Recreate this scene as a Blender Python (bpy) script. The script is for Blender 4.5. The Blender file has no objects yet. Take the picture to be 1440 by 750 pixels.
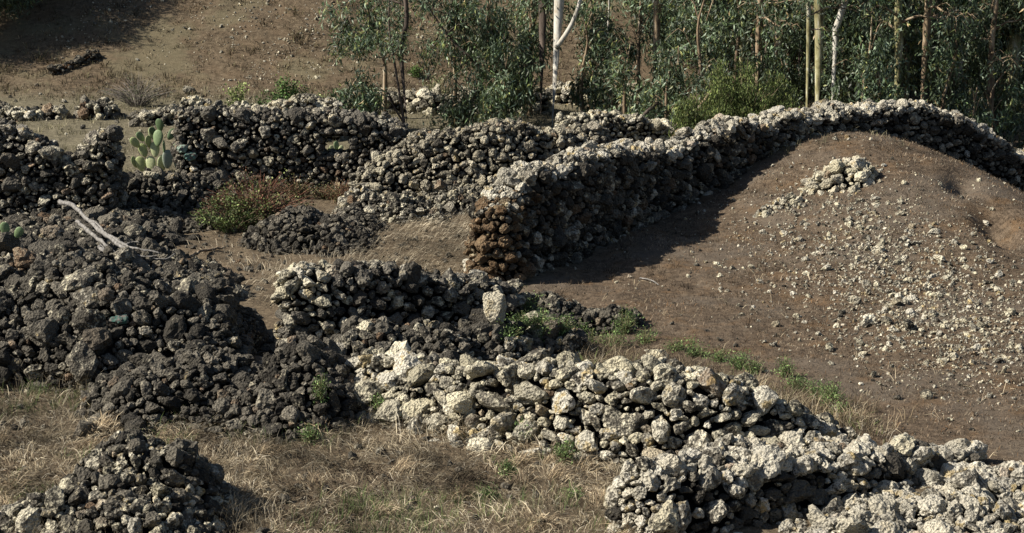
import bpy, bmesh, math, random
import numpy as np
from mathutils import Vector, Matrix
from mathutils.bvhtree import BVHTree

RNG = np.random.default_rng(7)
random.seed(7)
R = math.radians
scene = bpy.context.scene
C = scene.collection

# ------------------------------------------------------------------ camera
F, W0, H0 = 2687.0, 1440.0, 750.0
CAM = np.array([0.0, 0.0, 7.5])
PITCH = R(13.15)
cam_d = bpy.data.cameras.new('camera')
cam_d.sensor_width = 36.0
cam_d.lens = 36.0 * F / W0
cam_d.clip_start = 0.5
cam_d.clip_end = 3000.0
cam = bpy.data.objects.new('camera', cam_d)
cam.location = CAM
cam.rotation_euler = (R(90) - PITCH, 0, 0)
C.objects.link(cam)
scene.camera = cam

# ------------------------------------------------------------------ sky and sun
SUN_EL, SUN_AZ_FRONT = R(39), R(9)       # from the left, a little from the camera's side
sd = Vector((-math.cos(SUN_AZ_FRONT) * math.cos(SUN_EL), -math.sin(SUN_AZ_FRONT) * math.cos(SUN_EL), math.sin(SUN_EL)))
world = bpy.data.worlds.new('World')
scene.world = world
world.use_nodes = True
wn = world.node_tree
sky = wn.nodes.new('ShaderNodeTexSky')
sky.sky_type = 'NISHITA'
sky.sun_disc = False
sky.sun_elevation = SUN_EL
sky.sun_rotation = math.atan2(sd.x, sd.y)
wn.links.new(sky.outputs[0], wn.nodes['Background'].inputs[0])
wn.nodes['Background'].inputs[1].default_value = 0.05
sl = bpy.data.lights.new('sun', 'SUN')
sl.energy = 5.0
sl.angle = R(0.5)
sl.color = (1.0, 0.93, 0.82)
sun = bpy.data.objects.new('sun', sl)
sun.rotation_euler = (-sd).to_track_quat('-Z', 'Y').to_euler()
sun.location = (-20, 20, 40)
C.objects.link(sun)
scene.view_settings.view_transform = 'Standard'
scene.view_settings.look = 'None'
scene.view_settings.exposure = 1.0
scene.view_settings.gamma = 1.0

# ------------------------------------------------------------------ noise
def hash01(ix, iy, iz, seed):
    n = (ix.astype(np.int64) * 374761393 + iy.astype(np.int64) * 668265263 + iz.astype(np.int64) * 2147483647 + seed * 1274126177) & 0xffffffff
    n = ((n ^ (n >> 13)) * 1274126177) & 0xffffffff
    n = ((n ^ (n >> 16)) * 2246822519) & 0xffffffff
    return ((n ^ (n >> 15)) & 0xffff) / 65535.0

def vnoise(x, y, z=None, seed=0):
    x = np.asarray(x, float); y = np.asarray(y, float)
    z = np.zeros_like(x) if z is None else np.asarray(z, float)
    ix, iy, iz = np.floor(x), np.floor(y), np.floor(z)
    fx, fy, fz = x - ix, y - iy, z - iz
    fx, fy, fz = [t * t * (3 - 2 * t) for t in (fx, fy, fz)]
    r = 0
    for a in (0, 1):
        for b in (0, 1):
            for c in (0, 1):
                w = (fx if a else 1 - fx) * (fy if b else 1 - fy) * (fz if c else 1 - fz)
                r = r + w * hash01(ix + a, iy + b, iz + c, seed)
    return r * 2 - 1

def fbm(x, y, z=None, seed=0, o=4):
    s, a, t = 1.0, 0.5, 0
    for k in range(o):
        t = t + a * vnoise(np.asarray(x) * s, np.asarray(y) * s, None if z is None else np.asarray(z) * s, seed + k)
        s *= 2.03; a *= 0.5
    return t

def sstep(a, b, x):
    t = np.clip((x - a) / (b - a), 0, 1)
    return t * t * (3 - 2 * t)

# ------------------------------------------------------------------ the lie of the land
MA, MB_ = np.array([6.9, 40.6]), np.array([9.3, 29.0])     # ridge of the mound, from its summit towards the camera
def H(x, y):
    x = np.asarray(x, float); y = np.asarray(y, float)
    z = 0.05 * fbm(x * 0.5, y * 0.5, seed=3) + 0.03 * fbm(x * 2.1, y * 2.1, seed=5)
    ax = MB_ - MA; L = np.hypot(*ax); ax = ax / L; nx = np.array([ax[1], -ax[0]])   # lateral, + to the left
    t = ((x - MA[0]) * ax[0] + (y - MA[1]) * ax[1])
    d = (x - MA[0]) * nx[0] + (y - MA[1]) * nx[1]
    d = -d
    tt = np.clip(t / L, 0, 1.3)
    hp = 0.98 * (1 - sstep(0.12, 1.0, tt)) + 0.10 * (1 - sstep(0.8, 1.3, tt))
    hp = hp * np.where(t < 0, np.exp(-(t / 1.6) ** 2), 1.0)
    w = np.where(d < 0, 3.3 + 0.5 * tt, 2.5 + 0.6 * tt)
    z = z + hp * np.exp(-np.abs(d / w) ** 2.2)
    # ground drops away to the right of the mound
    z = z - 0.85 * sstep(9.2, 12.6, x) * sstep(30, 37, y)
    z = z + 0.16 * sstep(0.05, 0.6, hp) * fbm(x * 0.8 + .5 * y, y * 0.35, seed=11) + .05 * sstep(22, 26, y) * (1 - sstep(46, 50, y)) * fbm(x * 3.2, y * 3.2, seed=12, o=3)
    # hollow on the right flank
    z = z - 0.42 * np.exp(-(((x - 8.7) / .32) ** 2 + ((y - 33.4) / 1.0) ** 2)) - 0.3 * np.exp(-(((x - 8.6 - .3 * (y - 36)) / .3) ** 2 + ((y - 36.2) / .9) ** 2))
    # hillside behind
    u = np.maximum(y - 53.5 - 0.10 * (x + 6) + 1.2 * fbm(x * 0.08, 0 * x, seed=21), 0)
    hill = 0.5 * (np.sqrt(u * u + 9.0) - 3.0) * (1 - 0.45 * sstep(25, 90, u))
    hill = hill + sstep(1, 8, u) * (0.30 * fbm(x * 0.25 + y * 0.1, y * 0.25, seed=31) + 0.10 * fbm(x * 1.1, y * 1.1, seed=33))
    z = z + hill
    # slope under the photographer
    z = z + 5.6 * sstep(15.5, -4.0, y) ** 1.2
    return z

right = np.array([1.0, 0, 0]); fwd = np.array([0, math.cos(PITCH), -math.sin(PITCH)]); upv = np.array([0, math.sin(PITCH), math.cos(PITCH)])
def ray(px, py): return right * ((px - W0 / 2) / F) + upv * (-(py - H0 / 2) / F) + fwd
def P(px, py, z=0.0):
    d = ray(px, py); return CAM + d * ((z - CAM[2]) / d[2])
def PY(px, py, Y):
    d = ray(px, py); return CAM + d * (Y / d[1])
def G(px, py):
    d = ray(px, py); t = np.arange(15, 140, 0.04)
    q = CAM[None] + d[None] * t[:, None]
    below = q[:, 2] < H(q[:, 0], q[:, 1])
    return q[np.argmax(below)] if below.any() else q[-1]
def project(p):
    v = np.atleast_2d(p) - CAM
    zc = v @ fwd
    return (v @ right) / zc * F + W0 / 2, -(v @ upv) / zc * F + H0 / 2, zc

# ------------------------------------------------------------------ mesh helpers
def mesh_tris(name, V, T, smooth=False, col=None, mat=None, rnd=None):
    V = np.asarray(V, np.float32); T = np.asarray(T, np.int32)
    me = bpy.data.meshes.new(name)
    me.vertices.add(len(V)); me.vertices.foreach_set('co', V.ravel())
    me.loops.add(T.size); me.loops.foreach_set('vertex_index', T.ravel())
    me.polygons.add(len(T)); me.polygons.foreach_set('loop_start', np.arange(0, T.size, T.shape[1], dtype=np.int32))
    me.polygons.foreach_set('use_smooth', np.full(len(T), smooth, bool))
    if col is not None:
        a = me.attributes.new('col', 'FLOAT_COLOR', 'POINT')
        c4 = np.ones((len(V), 4), np.float32); c4[:, :3] = col
        a.data.foreach_set('color', c4.ravel())
    if rnd is not None:
        a = me.attributes.new('rnd', 'FLOAT', 'POINT'); a.data.foreach_set('value', np.asarray(rnd, np.float32))
    me.update(calc_edges=True); me.validate()
    if mat: me.materials.append(mat)
    return me

def link(name, me, parent=None, loc=None):
    o = bpy.data.objects.new(name, me); C.objects.link(o)
    if loc is not None: o.location = loc
    if parent is not None: o.parent = parent
    return o
def tag(o, label=None, cat=None, group=None, kind=None):
    for k, v in (('label', label), ('category', cat), ('group', group), ('kind', kind)):
        if v: o[k] = v
    return o
def thing(name, loc, label, cat, group=None):
    return tag(link(name, None, None, tuple(loc)), label, cat, group)

class Geo:
    def __init__(s): s.V, s.T, s.K, s.n = [], [], [], 0
    def add(s, V, T, col=None):
        V = np.asarray(V, float).reshape(-1, 3)
        s.V.append(V); s.T.append(np.asarray(T, int).reshape(-1, 3) + s.n); s.n += len(V)
        if col is not None:
            s.K.append(np.broadcast_to(np.asarray(col, float), (len(V), 3)))
    def mesh(s, name, mat, smooth=False, off=None):
        V = np.concatenate(s.V)
        if off is not None: V = V - np.asarray(off)[None]
        return mesh_tris(name, V, np.concatenate(s.T), smooth, np.concatenate(s.K) if s.K else None, mat)

def tube(pts, rad, sides=8, wob=0.0, seed=0):
    pts = np.asarray(pts, float); n = len(pts); rad = np.broadcast_to(np.asarray(rad, float), (n,))
    tan = np.gradient(pts, axis=0); tan /= np.linalg.norm(tan, axis=1)[:, None] + 1e-9
    ref = np.array([0, 1.0, 0]) if abs(tan[0, 1]) < 0.8 else np.array([1.0, 0, 0])
    V = []
    ang = np.arange(sides) * 2 * math.pi / sides
    for i in range(n):
        a = np.cross(tan[i], ref); a /= np.linalg.norm(a) + 1e-9; b = np.cross(tan[i], a)
        rr = rad[i] * (1 + (wob * vnoise(np.cos(ang) * 1.5 + seed, np.sin(ang) * 1.5, np.full(sides, i * 0.6), seed) if wob else 0))
        V.append(pts[i] + np.outer(np.cos(ang) * rr, a) + np.outer(np.sin(ang) * rr, b))
    V = np.concatenate(V); T = []
    for i in range(n - 1):
        for k in range(sides):
            p, q = i * sides + k, i * sides + (k + 1) % sides
            T += [(p, q, q + sides), (p, q + sides, p + sides)]
    e0, e1 = len(V), len(V) + 1
    V = np.vstack([V, pts[0], pts[-1]])
    for k in range(sides):
        T += [(e0, (k + 1) % sides, k), (e1, (n - 1) * sides + k, (n - 1) * sides + (k + 1) % sides)]
    return V, T

def smooth_path(pts, n):
    pts = np.asarray(pts, float)
    t = np.linspace(0, len(pts) - 1, n); i = np.clip(t.astype(int), 0, len(pts) - 2); f = (t - i)[:, None]
    g = lambda k: pts[np.clip(k, 0, len(pts) - 1)]
    p0, p1, p2, p3 = g(i - 1), g(i), g(i + 1), g(i + 2)
    return 0.5 * ((2 * p1) + (-p0 + p2) * f + (2 * p0 - 5 * p1 + 4 * p2 - p3) * f ** 2 + (-p0 + 3 * p1 - 3 * p2 + p3) * f ** 3)

# ------------------------------------------------------------------ materials
def new_mat(name):
    m = bpy.data.materials.new(name); m.use_nodes = True
    nt = m.node_tree; b = nt.nodes['Principled BSDF']
    b.inputs['Roughness'].default_value = 0.95
    b.inputs['Specular IOR Level'].default_value = 0.15
    return m, nt, b
def N(nt, t, **kw):
    n = nt.nodes.new(t)
    for k, v in kw.items(): setattr(n, k, v)
    return n
def setv(nt, sock, v):
    if hasattr(v, 'is_linked') or isinstance(v, bpy.types.NodeSocket): nt.links.new(v, sock)
    else: sock.default_value = v
def mathn(nt, op, a, b=0.0, clamp=False):
    n = N(nt, 'ShaderNodeMath', operation=op); n.use_clamp = clamp
    setv(nt, n.inputs[0], a); setv(nt, n.inputs[1], b); return n.outputs[0]
def noise(nt, vec, scale, detail=4, rough=0.6, dist=0.0):
    n = N(nt, 'ShaderNodeTexNoise'); n.inputs['Scale'].default_value = scale
    n.inputs['Detail'].default_value = detail; n.inputs['Roughness'].default_value = rough; n.inputs['Distortion'].default_value = dist
    nt.links.new(vec, n.inputs['Vector']); return n.outputs['Fac']
def ramp(nt, fac, stops, interp='LINEAR'):
    n = N(nt, 'ShaderNodeValToRGB'); cr = n.color_ramp; cr.interpolation = interp
    while len(cr.elements) < len(stops): cr.elements.new(0.5)
    for e, (p, c) in zip(cr.elements, stops):
        e.position = p; e.color = (*c, 1) if len(c) == 3 else c
    nt.links.new(fac, n.inputs[0]); return n.outputs[0]
def rng(nt, v, a, b):
    n = N(nt, 'ShaderNodeMapRange'); n.inputs['From Min'].default_value = a; n.inputs['From Max'].default_value = b
    n.interpolation_type = 'SMOOTHSTEP'
    nt.links.new(v, n.inputs['Value']); return n.outputs[0]
def mix(nt, f, a, b, mode='MIX'):
    n = N(nt, 'ShaderNodeMix', data_type='RGBA', blend_type=mode)
    setv(nt, n.inputs[0], f)
    for s, v in ((n.inputs[6], a), (n.inputs[7], b)):
        if isinstance(v, tuple): s.default_value = (*v, 1)
        else: nt.links.new(v, s)
    return n.outputs[2]
def bump(nt, b, h, strength, dist):
    n = N(nt, 'ShaderNodeBump'); n.inputs['Strength'].default_value = strength; n.inputs['Distance'].default_value = dist
    nt.links.new(h, n.inputs['Height']); nt.links.new(n.outputs[0], b.inputs['Normal'])

def stone_mat(name, bias, lich=((.57, .52, .37), (.60, .565, .47)), base=((.030, .027, .022), (.085, .077, .062), (.21, .19, .15)), spread=0.3, ochre=0.07):
    m, nt, b = new_mat(name)
    pos = N(nt, 'ShaderNodeNewGeometry').outputs['Position']
    oi = N(nt, 'ShaderNodeObjectInfo').outputs['Random']
    at = N(nt, 'ShaderNodeAttribute', attribute_name='rnd').outputs['Fac']
    r = mathn(nt, 'FRACT', mathn(nt, 'ADD', oi, at))
    r2 = mathn(nt, 'FRACT', mathn(nt, 'MULTIPLY', r, 7.13))
    r3 = mathn(nt, 'FRACT', mathn(nt, 'MULTIPLY', r, 23.7))
    n1 = noise(nt, pos, 5.0, 3); n2 = noise(nt, pos, 13.0, 5, 0.65); n3 = noise(nt, pos, 40.0, 4, 0.7)
    basec = ramp(nt, mathn(nt, 'ADD', mathn(nt, 'MULTIPLY', r2, 0.6), mathn(nt, 'MULTIPLY', n2, 0.45)), [(0.15, base[0]), (0.5, base[1]), (0.95, base[2])])
    lc = mix(nt, r3, lich[0], lich[1])
    lc = mix(nt, mathn(nt, 'MULTIPLY', rng(nt, n1, 0.52, 0.62), rng(nt, r3, 0.4, 0.9)), lc, (.42, .33, .17))
    s = mathn(nt, 'ADD', mathn(nt, 'MULTIPLY', n2, 1.0), mathn(nt, 'MULTIPLY', n1, 0.6))
    s = mathn(nt, 'ADD', s, mathn(nt, 'MULTIPLY', n3, 0.75))
    s = mathn(nt, 'ADD', s, mathn(nt, 'MULTIPLY', r, spread))
    s = mathn(nt, 'ADD', s, bias - 1.175 - spread * 0.5)
    mask = rng(nt, s, -0.06, 0.17)
    col = mix(nt, mask, basec, lc)
    col = mix(nt, mathn(nt, 'MULTIPLY', rng(nt, n3, 0.5, 0.68), 0.75), col, (.03, .027, .025))       # pits
    col = mix(nt, mathn(nt, 'MULTIPLY', rng(nt, r2, 1 - ochre, 1.0), 0.55), col, (.17, .085, .035))
    val = mathn(nt, 'ADD', mathn(nt, 'MULTIPLY', mathn(nt, 'FRACT', mathn(nt, 'MULTIPLY', r, 51.3)), .6), .62)
    col = mix(nt, 1.0, col, val, 'MULTIPLY')
    nt.links.new(col, b.inputs['Base Color'])
    vo = N(nt, 'ShaderNodeTexVoronoi'); vo.inputs['Scale'].default_value = 28.0; nt.links.new(pos, vo.inputs['Vector'])
    hgt = mathn(nt, 'ADD', mathn(nt, 'MULTIPLY', vo.outputs['Distance'], 0.8), mathn(nt, 'ADD', n2, mathn(nt, 'MULTIPLY', n3, 0.7)))
    bump(nt, b, hgt, 1.0, 0.06)
    return m

M = {}
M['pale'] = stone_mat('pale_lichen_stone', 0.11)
M['top'] = stone_mat('grey_lichen_stone', 0.18, lich=((.50, .46, .36), (.54, .51, .43)), base=((.032, .029, .024), (.10, .09, .072), (.24, .215, .17)))  # pale lichened stone, also used to paint sunlit wall tops brighter
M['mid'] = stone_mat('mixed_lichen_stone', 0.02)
M['dark'] = stone_mat('dark_basalt_stone', -0.16)  # dark basalt, also used to paint the shaded wall faces darker
M['grey'] = stone_mat('grey_basalt_stone', -0.05, base=((.035, .031, .026), (.105, .096, .08), (.24, .22, .18)))
M['black'] = stone_mat('black_scoria_stone', -0.20)  # black scoria, also painted shade on the low sill
M['tan'] = stone_mat('tan_lichen_stone', 0.09, lich=((.44, .40, .29), (.42, .38, .30)))
M['far'] = stone_mat('far_pale_stone', 0.12)
M['ochre'] = stone_mat('ochre_earth_stone', -0.1, lich=((.34, .28, .18), (.40, .36, .26)), base=((.045, .032, .02), (.125, .082, .046), (.21, .15, .09)))
M['boulder'] = stone_mat('cream_boulder_stone', 0.36, lich=((.56, .51, .36), (.58, .53, .42)))
M['fill'] = stone_mat('packed_rubble_fill', -0.42, base=((.008, .007, .006), (.018, .016, .014), (.035, .03, .026)))  # near-black colour stands in for the shadow deep between stones
M['earthfill'] = stone_mat('ochre_fill', -0.5, base=((.05, .03, .015), (.15, .085, .04), (.22, .14, .07)))

def attr_mat(name, rough=0.9, spec=0.15, trans=0.0, jitter=0.25, scale=9.0):
    m, nt, b = new_mat(name)
    a = N(nt, 'ShaderNodeAttribute', attribute_name='col').outputs['Color']
    pos = N(nt, 'ShaderNodeNewGeometry').outputs['Position']
    n = noise(nt, pos, scale, 3)
    f = mathn(nt, 'ADD', mathn(nt, 'MULTIPLY', n, 2 * jitter), 1 - jitter)
    c = mix(nt, 1.0, a, f, 'MULTIPLY')
    nt.links.new(c, b.inputs['Base Color'])
    b.inputs['Roughness'].default_value = rough; b.inputs['Specular IOR Level'].default_value = spec
    if trans:
        t = N(nt, 'ShaderNodeBsdfTranslucent'); nt.links.new(c, t.inputs[0])
        ms = N(nt, 'ShaderNodeMixShader'); ms.inputs[0].default_value = trans
        nt.links.new(b.outputs[0], ms.inputs[1]); nt.links.new(t.outputs[0], ms.inputs[2])
        nt.links.new(ms.outputs[0], nt.nodes['Material Output'].inputs[0])
    return m
M['grass'] = attr_mat('dry_grass_blades', trans=0.15)
M['leaf'] = attr_mat('eucalyptus_leaf', rough=0.5, spec=0.35, trans=0.2, jitter=0.3, scale=1.3)
M['shrub'] = attr_mat('shrub_leaf', rough=0.7, spec=0.25, trans=0.2)
M['twig'] = attr_mat('twig_bark')
M['cactus'] = attr_mat('cactus_skin', rough=0.6, spec=0.3, jitter=0.5, scale=26)

def bark_mat(name, stops, scale=(7, 7, 2.2), bstr=0.4):
    m, nt, b = new_mat(name)
    pos = N(nt, 'ShaderNodeNewGeometry').outputs['Position']
    mp = N(nt, 'ShaderNodeMapping'); mp.inputs['Scale'].default_value = scale; nt.links.new(pos, mp.inputs[0])
    n1 = noise(nt, mp.outputs[0], 1.0, 5, 0.6, 0.6)
    n2 = noise(nt, pos, 40, 3)
    c = ramp(nt, mathn(nt, 'ADD', mathn(nt, 'MULTIPLY', n1, 0.85), mathn(nt, 'MULTIPLY', n2, 0.15)), stops)
    nt.links.new(c, b.inputs['Base Color']); b.inputs['Roughness'].default_value = 0.85
    bump(nt, b, n1, bstr, 0.03)
    return m
M['bark_white'] = bark_mat('white_gum_bark', [(.36, (.16, .145, .12)), (.47, (.33, .315, .275)), (.56, (.42, .405, .36)), (.64, (.30, .26, .20))])
M['bark_tan'] = bark_mat('tan_gum_bark', [(.38, (.06, .046, .032)), (.48, (.18, .13, .085)), (.56, (.26, .20, .13)), (.64, (.34, .30, .23))])
M['bark_mossy'] = bark_mat('mossy_gum_bark', [(.36, (.07, .062, .035)), (.46, (.17, .155, .075)), (.54, (.24, .225, .13)), (.62, (.36, .345, .27))])
M['bark_dark'] = bark_mat('dark_gum_bark', [(.3, (.025, .02, .017)), (.5, (.07, .055, .045)), (.7, (.14, .11, .09))])
M['deadwood'] = bark_mat('bleached_dead_wood', [(.35, (.08, .075, .068)), (.52, (.17, .162, .15)), (.72, (.28, .27, .255))], (20, 20, 6))

# ground: one material whose colours follow the soil of each place
def ground_mat():
    m, nt, b = new_mat('dry_ground')
    pos = N(nt, 'ShaderNodeNewGeometry').outputs['Position']
    zone = N(nt, 'ShaderNodeAttribute', attribute_name='col')
    sep = N(nt, 'ShaderNodeSeparateColor'); nt.links.new(zone.outputs['Color'], sep.inputs[0])
    n0 = noise(nt, pos, 0.35, 4); n1 = noise(nt, pos, 1.3, 5, 0.65); n2 = noise(nt, pos, 7, 5, 0.7); n3 = noise(nt, pos, 34, 4, 0.75)
    grit = mathn(nt, 'ADD', mathn(nt, 'MULTIPLY', n2, 0.5), mathn(nt, 'MULTIPLY', n3, 0.5))
    straw = ramp(nt, grit, [(.34, (.028, .021, .014)), (.5, (.095, .072, .046)), (.68, (.20, .16, .105))])
    mound = ramp(nt, grit, [(.36, (.021, .0155, .0105)), (.47, (.070, .051, .034)), (.60, (.138, .104, .071)), (.74, (.26, .22, .16))])
    mound = mix(nt, mathn(nt, 'MULTIPLY', rng(nt, n1, .5, .68), 0.55), mound, (.125, .075, .036))
    mound = mix(nt, mathn(nt, 'MULTIPLY', rng(nt, n0, .48, .62), 0.5), mound, (.105, .09, .072))
    hill = ramp(nt, grit, [(.37, (.024, .018, .011)), (.5, (.090, .067, .042)), (.65, (.19, .15, .10))])
    hill = mix(nt, mathn(nt, 'MULTIPLY', rng(nt, n1, .46, .62), 0.55), hill, (.105, .074, .045))
    hill = mix(nt, mathn(nt, 'MULTIPLY', rng(nt, n0, .52, .64), 0.5), hill, (.14, .125, .075))
    valley = ramp(nt, grit, [(.35, (.035, .031, .020)), (.5, (.12, .105, .068)), (.66, (.22, .19, .13))])
    c = mix(nt, sep.outputs[0], straw, mound)
    c = mix(nt, sep.outputs[1], c, hill)
    c = mix(nt, sep.outputs[2], c, valley)
    nt.links.new(c, b.inputs['Base Color'])
    bump(nt, b, grit, 0.8, 0.05)
    return m
M['ground'] = ground_mat()

# ------------------------------------------------------------------ ground sheet
LPATH = [(0.17, 30.4), (3.0, 35.1), (5.4, 38.1), (6.8, 39.8), (9.0, 39.6), (10.4, 39.3)]
def axis(a, b, st, lo, hi):
    m = list(np.arange(a, b + 1e-6, st)); l = []; x, s = a, st
    while x > lo: s *= 1.35; x -= s; l.append(x)
    r = []; x, s = m[-1], st
    while x < hi: s *= 1.35; x += s; r.append(x)
    return np.array(l[::-1] + m + r)
gx = axis(-15, 17, 0.13, -500, 500); gy = axis(17, 66, 0.13, -60, 900)
XX, YY = np.meshgrid(gx, gy); ZZ = H(XX, YY)
lineL = lambda x: np.interp(x, [-8, 0.1, 1.03, 2.12, 3.35, 5.6, 7.0, 8.3, 11.4, 20], [23.5, 30.4, 32.1, 34.5, 36.6, 39.0, 40.2, 41.2, 42.7, 46])
zone = np.zeros((XX.size, 3), np.float32)
xf, yf = XX.ravel(), YY.ravel()
jit = 0.5 * fbm(xf * 0.8, yf * 0.8, seed=44)
zone[:, 0] = sstep(-.3, .3, lineL(xf) - yf + jit * .5) * sstep(-0.4, 0.4, yf - np.interp(xf, [-3, -1.4, 1.1, 3, 6, 20], [24.6, 24.2, 22.4, 22.3, 21.0, 20.5]))
zone[:, 1] = sstep(51.5, 54.5, yf + 2 * jit)
zone[:, 2] = sstep(38.5, 40.5, yf + jit) * (1 - zone[:, 1]) * sstep(8, 4, xf)
nx_, ny_ = len(gx), len(gy)
ii = (np.arange(ny_ - 1)[:, None] * nx_ + np.arange(nx_ - 1)[None]).ravel()
quads = np.stack([ii, ii + 1, ii + nx_ + 1, ii + nx_], 1)
gverts = np.stack([xf, yf, ZZ.ravel()], 1)
gme = mesh_tris('ground', gverts, quads, True, zone, M['ground'])
ground = tag(link('ground', gme), 'dry brown earth, mound and bare hillside', kind='structure')

# ------------------------------------------------------------------ stones
def ico(sub):
    bm = bmesh.new(); bmesh.ops.create_icosphere(bm, subdivisions=sub, radius=1.0)
    v = np.array([x.co[:] for x in bm.verts]); t = np.array([[q.index for q in f.verts] for f in bm.faces]); bm.free()
    v /= np.linalg.norm(v, axis=1)[:, None]
    return v, t
ICO = {s: ico(s) for s in (2, 3)}
def stone_shape(seed, sub, rough=1.0):
    v, t = ICO[sub]; g = np.random.default_rng(1000 + seed)
    k = g.integers(8, 13); n = g.normal(size=(k, 3)); n /= np.linalg.norm(n, axis=1)[:, None]
    d = g.uniform(0.55, 1.0, k); rough = rough * g.uniform(.4, 1.15)
    c = v @ n.T
    r = np.where(c > 0.05, d[None] / np.maximum(c, 0.05), 9).min(1); r = np.minimum(r, 1.18)
    r = r * (1 + rough * (0.24 * vnoise(v[:, 0] * 1.9, v[:, 1] * 1.9, v[:, 2] * 1.9, seed) + 0.20 * vnoise(v[:, 0] * 4.4, v[:, 1] * 4.4, v[:, 2] * 4.4, seed + 9)))
    return v * r[:, None], t
NV = 40
SHAPES = [stone_shape(i, 2, .65) for i in range(NV)]
SMESH = {}
def stone_mesh(kind, i):
    if (kind, i) not in SMESH:
        v, t = stone_shape(i, 3, {'pale': .6, 'top': 1.05, 'far': .7}.get(kind, .85))
        SMESH[(kind, i)] = mesh_tris('stone', v, t, False, None, M[kind])
    return SMESH[(kind, i)]

def euler_mats(rx, ry, rz):
    cx, sx, cy, sy, cz, sz = np.cos(rx), np.sin(rx), np.cos(ry), np.sin(ry), np.cos(rz), np.sin(rz)
    m = np.empty((len(rx), 3, 3))
    m[:, 0] = np.stack([cz * cy, cz * sy * sx - sz * cx, cz * sy * cx + sz * sx], 1)
    m[:, 1] = np.stack([sz * cy, sz * sy * sx + cz * cx, sz * sy * cx - cz * sx], 1)
    m[:, 2] = np.stack([-sy, cy * sx, cy * cx], 1)
    return m
def joined_stones(name, pos, rad, eul, scl, mat, parent=None, off=(0, 0, 0)):
    n = len(pos); var = RNG.integers(0, NV, n)
    base = np.stack([s[0] for s in SHAPES]); t = SHAPES[0][1]
    v = base[var] * (scl * rad[:, None])[:, None, :]
    v = np.einsum('nij,nkj->nki', euler_mats(*eul.T), v) + (pos - np.asarray(off))[:, None, :]
    nv = base.shape[1]
    T = (t[None] + (np.arange(n) * nv)[:, None, None]).reshape(-1, 3)
    me = mesh_tris(name, v.reshape(-1, 3), T, False, None, mat, np.repeat(RNG.random(n), nv))
    return tag(link(name, me, parent), kind='stuff')

class Rubble: pass
STACKS = []           # every wall and heap: core surface now, stones later
def register(name, V, T, label, cat, mats, classes, group=None, dens=0.90, corem='fill', out=0.12, flat=0.78, drop=None, core_in=0.12, grey=None):
    s = Rubble(); s.__dict__.update(locals()); STACKS.append(s); return s

def wall(name, rows, label, cat='wall', mats='mid', classes=(), tops=0.10, win=None, wob=0.05, cap=0.5, **kw):
    """rows: x, y, top z, half width at base (front), half width at base (back), half width at top"""
    rows = np.asarray(rows, float)
    seg = np.r_[0, np.cumsum(np.hypot(*np.diff(rows[:, :2], axis=0).T))]; L = seg[-1]
    st = 0.11; ns = max(int(L / st), 6); s = np.linspace(0, L, ns)
    ic = lambda k: np.interp(s, seg, rows[:, k])
    xy = smooth_path(np.c_[rows[:, :2], np.zeros(len(rows))], 400)
    ls = np.r_[0, np.cumsum(np.hypot(*np.diff(xy[:, :2], axis=0).T))]; ls *= L / ls[-1]
    x, y = np.interp(s, ls, xy[:, 0]), np.interp(s, ls, xy[:, 1])
    zt = ic(2) + tops * fbm(s * 1.3, 0 * s, seed=len(STACKS) * 13) * 2
    tx, ty = np.gradient(x), np.gradient(y); tl = np.hypot(tx, ty); nx, ny = ty / tl, -tx / tl     # to the right of the path direction
    e = np.minimum(s, L - s); round_ = np.sqrt(np.clip(1 - (1 - np.clip(e / cap, 0, 1)) ** 2, 0.02, 1))
    wf, wb, wt = ic(3) * round_, ic(4) * round_, ic(5) * round_
    hmax = (ic(2) - H(x, y)).max(); nu = max(int(hmax / st), 3)
    prof = [(-1, a) for a in np.linspace(0, 1, nu)] + [(b, 1) for b in np.linspace(-.75, .75, max(int(2 * rows[:, 5].max() / st), 3))] + [(1, a) for a in np.linspace(1, 0, nu)]
    V = []
    for sd_, a in prof:
        if abs(sd_) == 1:
            w = (wf if sd_ < 0 else wb); off = w + (wt - w) * a ** 0.8
            off = -sd_ * off
            top = zt - 0.08
        else:
            off = -sd_ * wt; top = zt + 0.04 * (1 - sd_ * sd_)
        px_, py_ = x + nx * off, y + ny * off
        zb = H(px_, py_) - 0.12
        V.append(np.stack([px_, py_, zb + (np.maximum(top, zb + 0.1) - zb) * a], 1))
    V = np.array(V)                       # profile, s
    m = len(prof)
    Vf = V.reshape(-1, 3)
    j = (np.arange(m - 1)[:, None] * ns + np.arange(ns - 1)[None]).ravel()
    T = np.concatenate([np.stack([j, j + 1, j + ns + 1], 1), np.stack([j, j + ns + 1, j + ns], 1)])
    # end caps
    e0 = np.arange(m) * ns; c0, c1 = len(Vf), len(Vf) + 1
    Vf = np.vstack([Vf, V[:, 0].mean(0), V[:, -1].mean(0)])
    T = np.vstack([T, np.stack([np.full(m - 1, c0), e0[:-1], e0[1:]], 1), np.stack([np.full(m - 1, c1), e0[1:] + ns - 1, e0[:-1] + ns - 1], 1)])
    Vf = Vf + wob * np.stack([fbm(Vf[:, 0] * 3, Vf[:, 1] * 3, Vf[:, 2] * 3, k + 60) for k in range(3)], 1) * 2
    return register(name, Vf, T, label, cat, mats, classes, drop=win, **kw)

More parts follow.
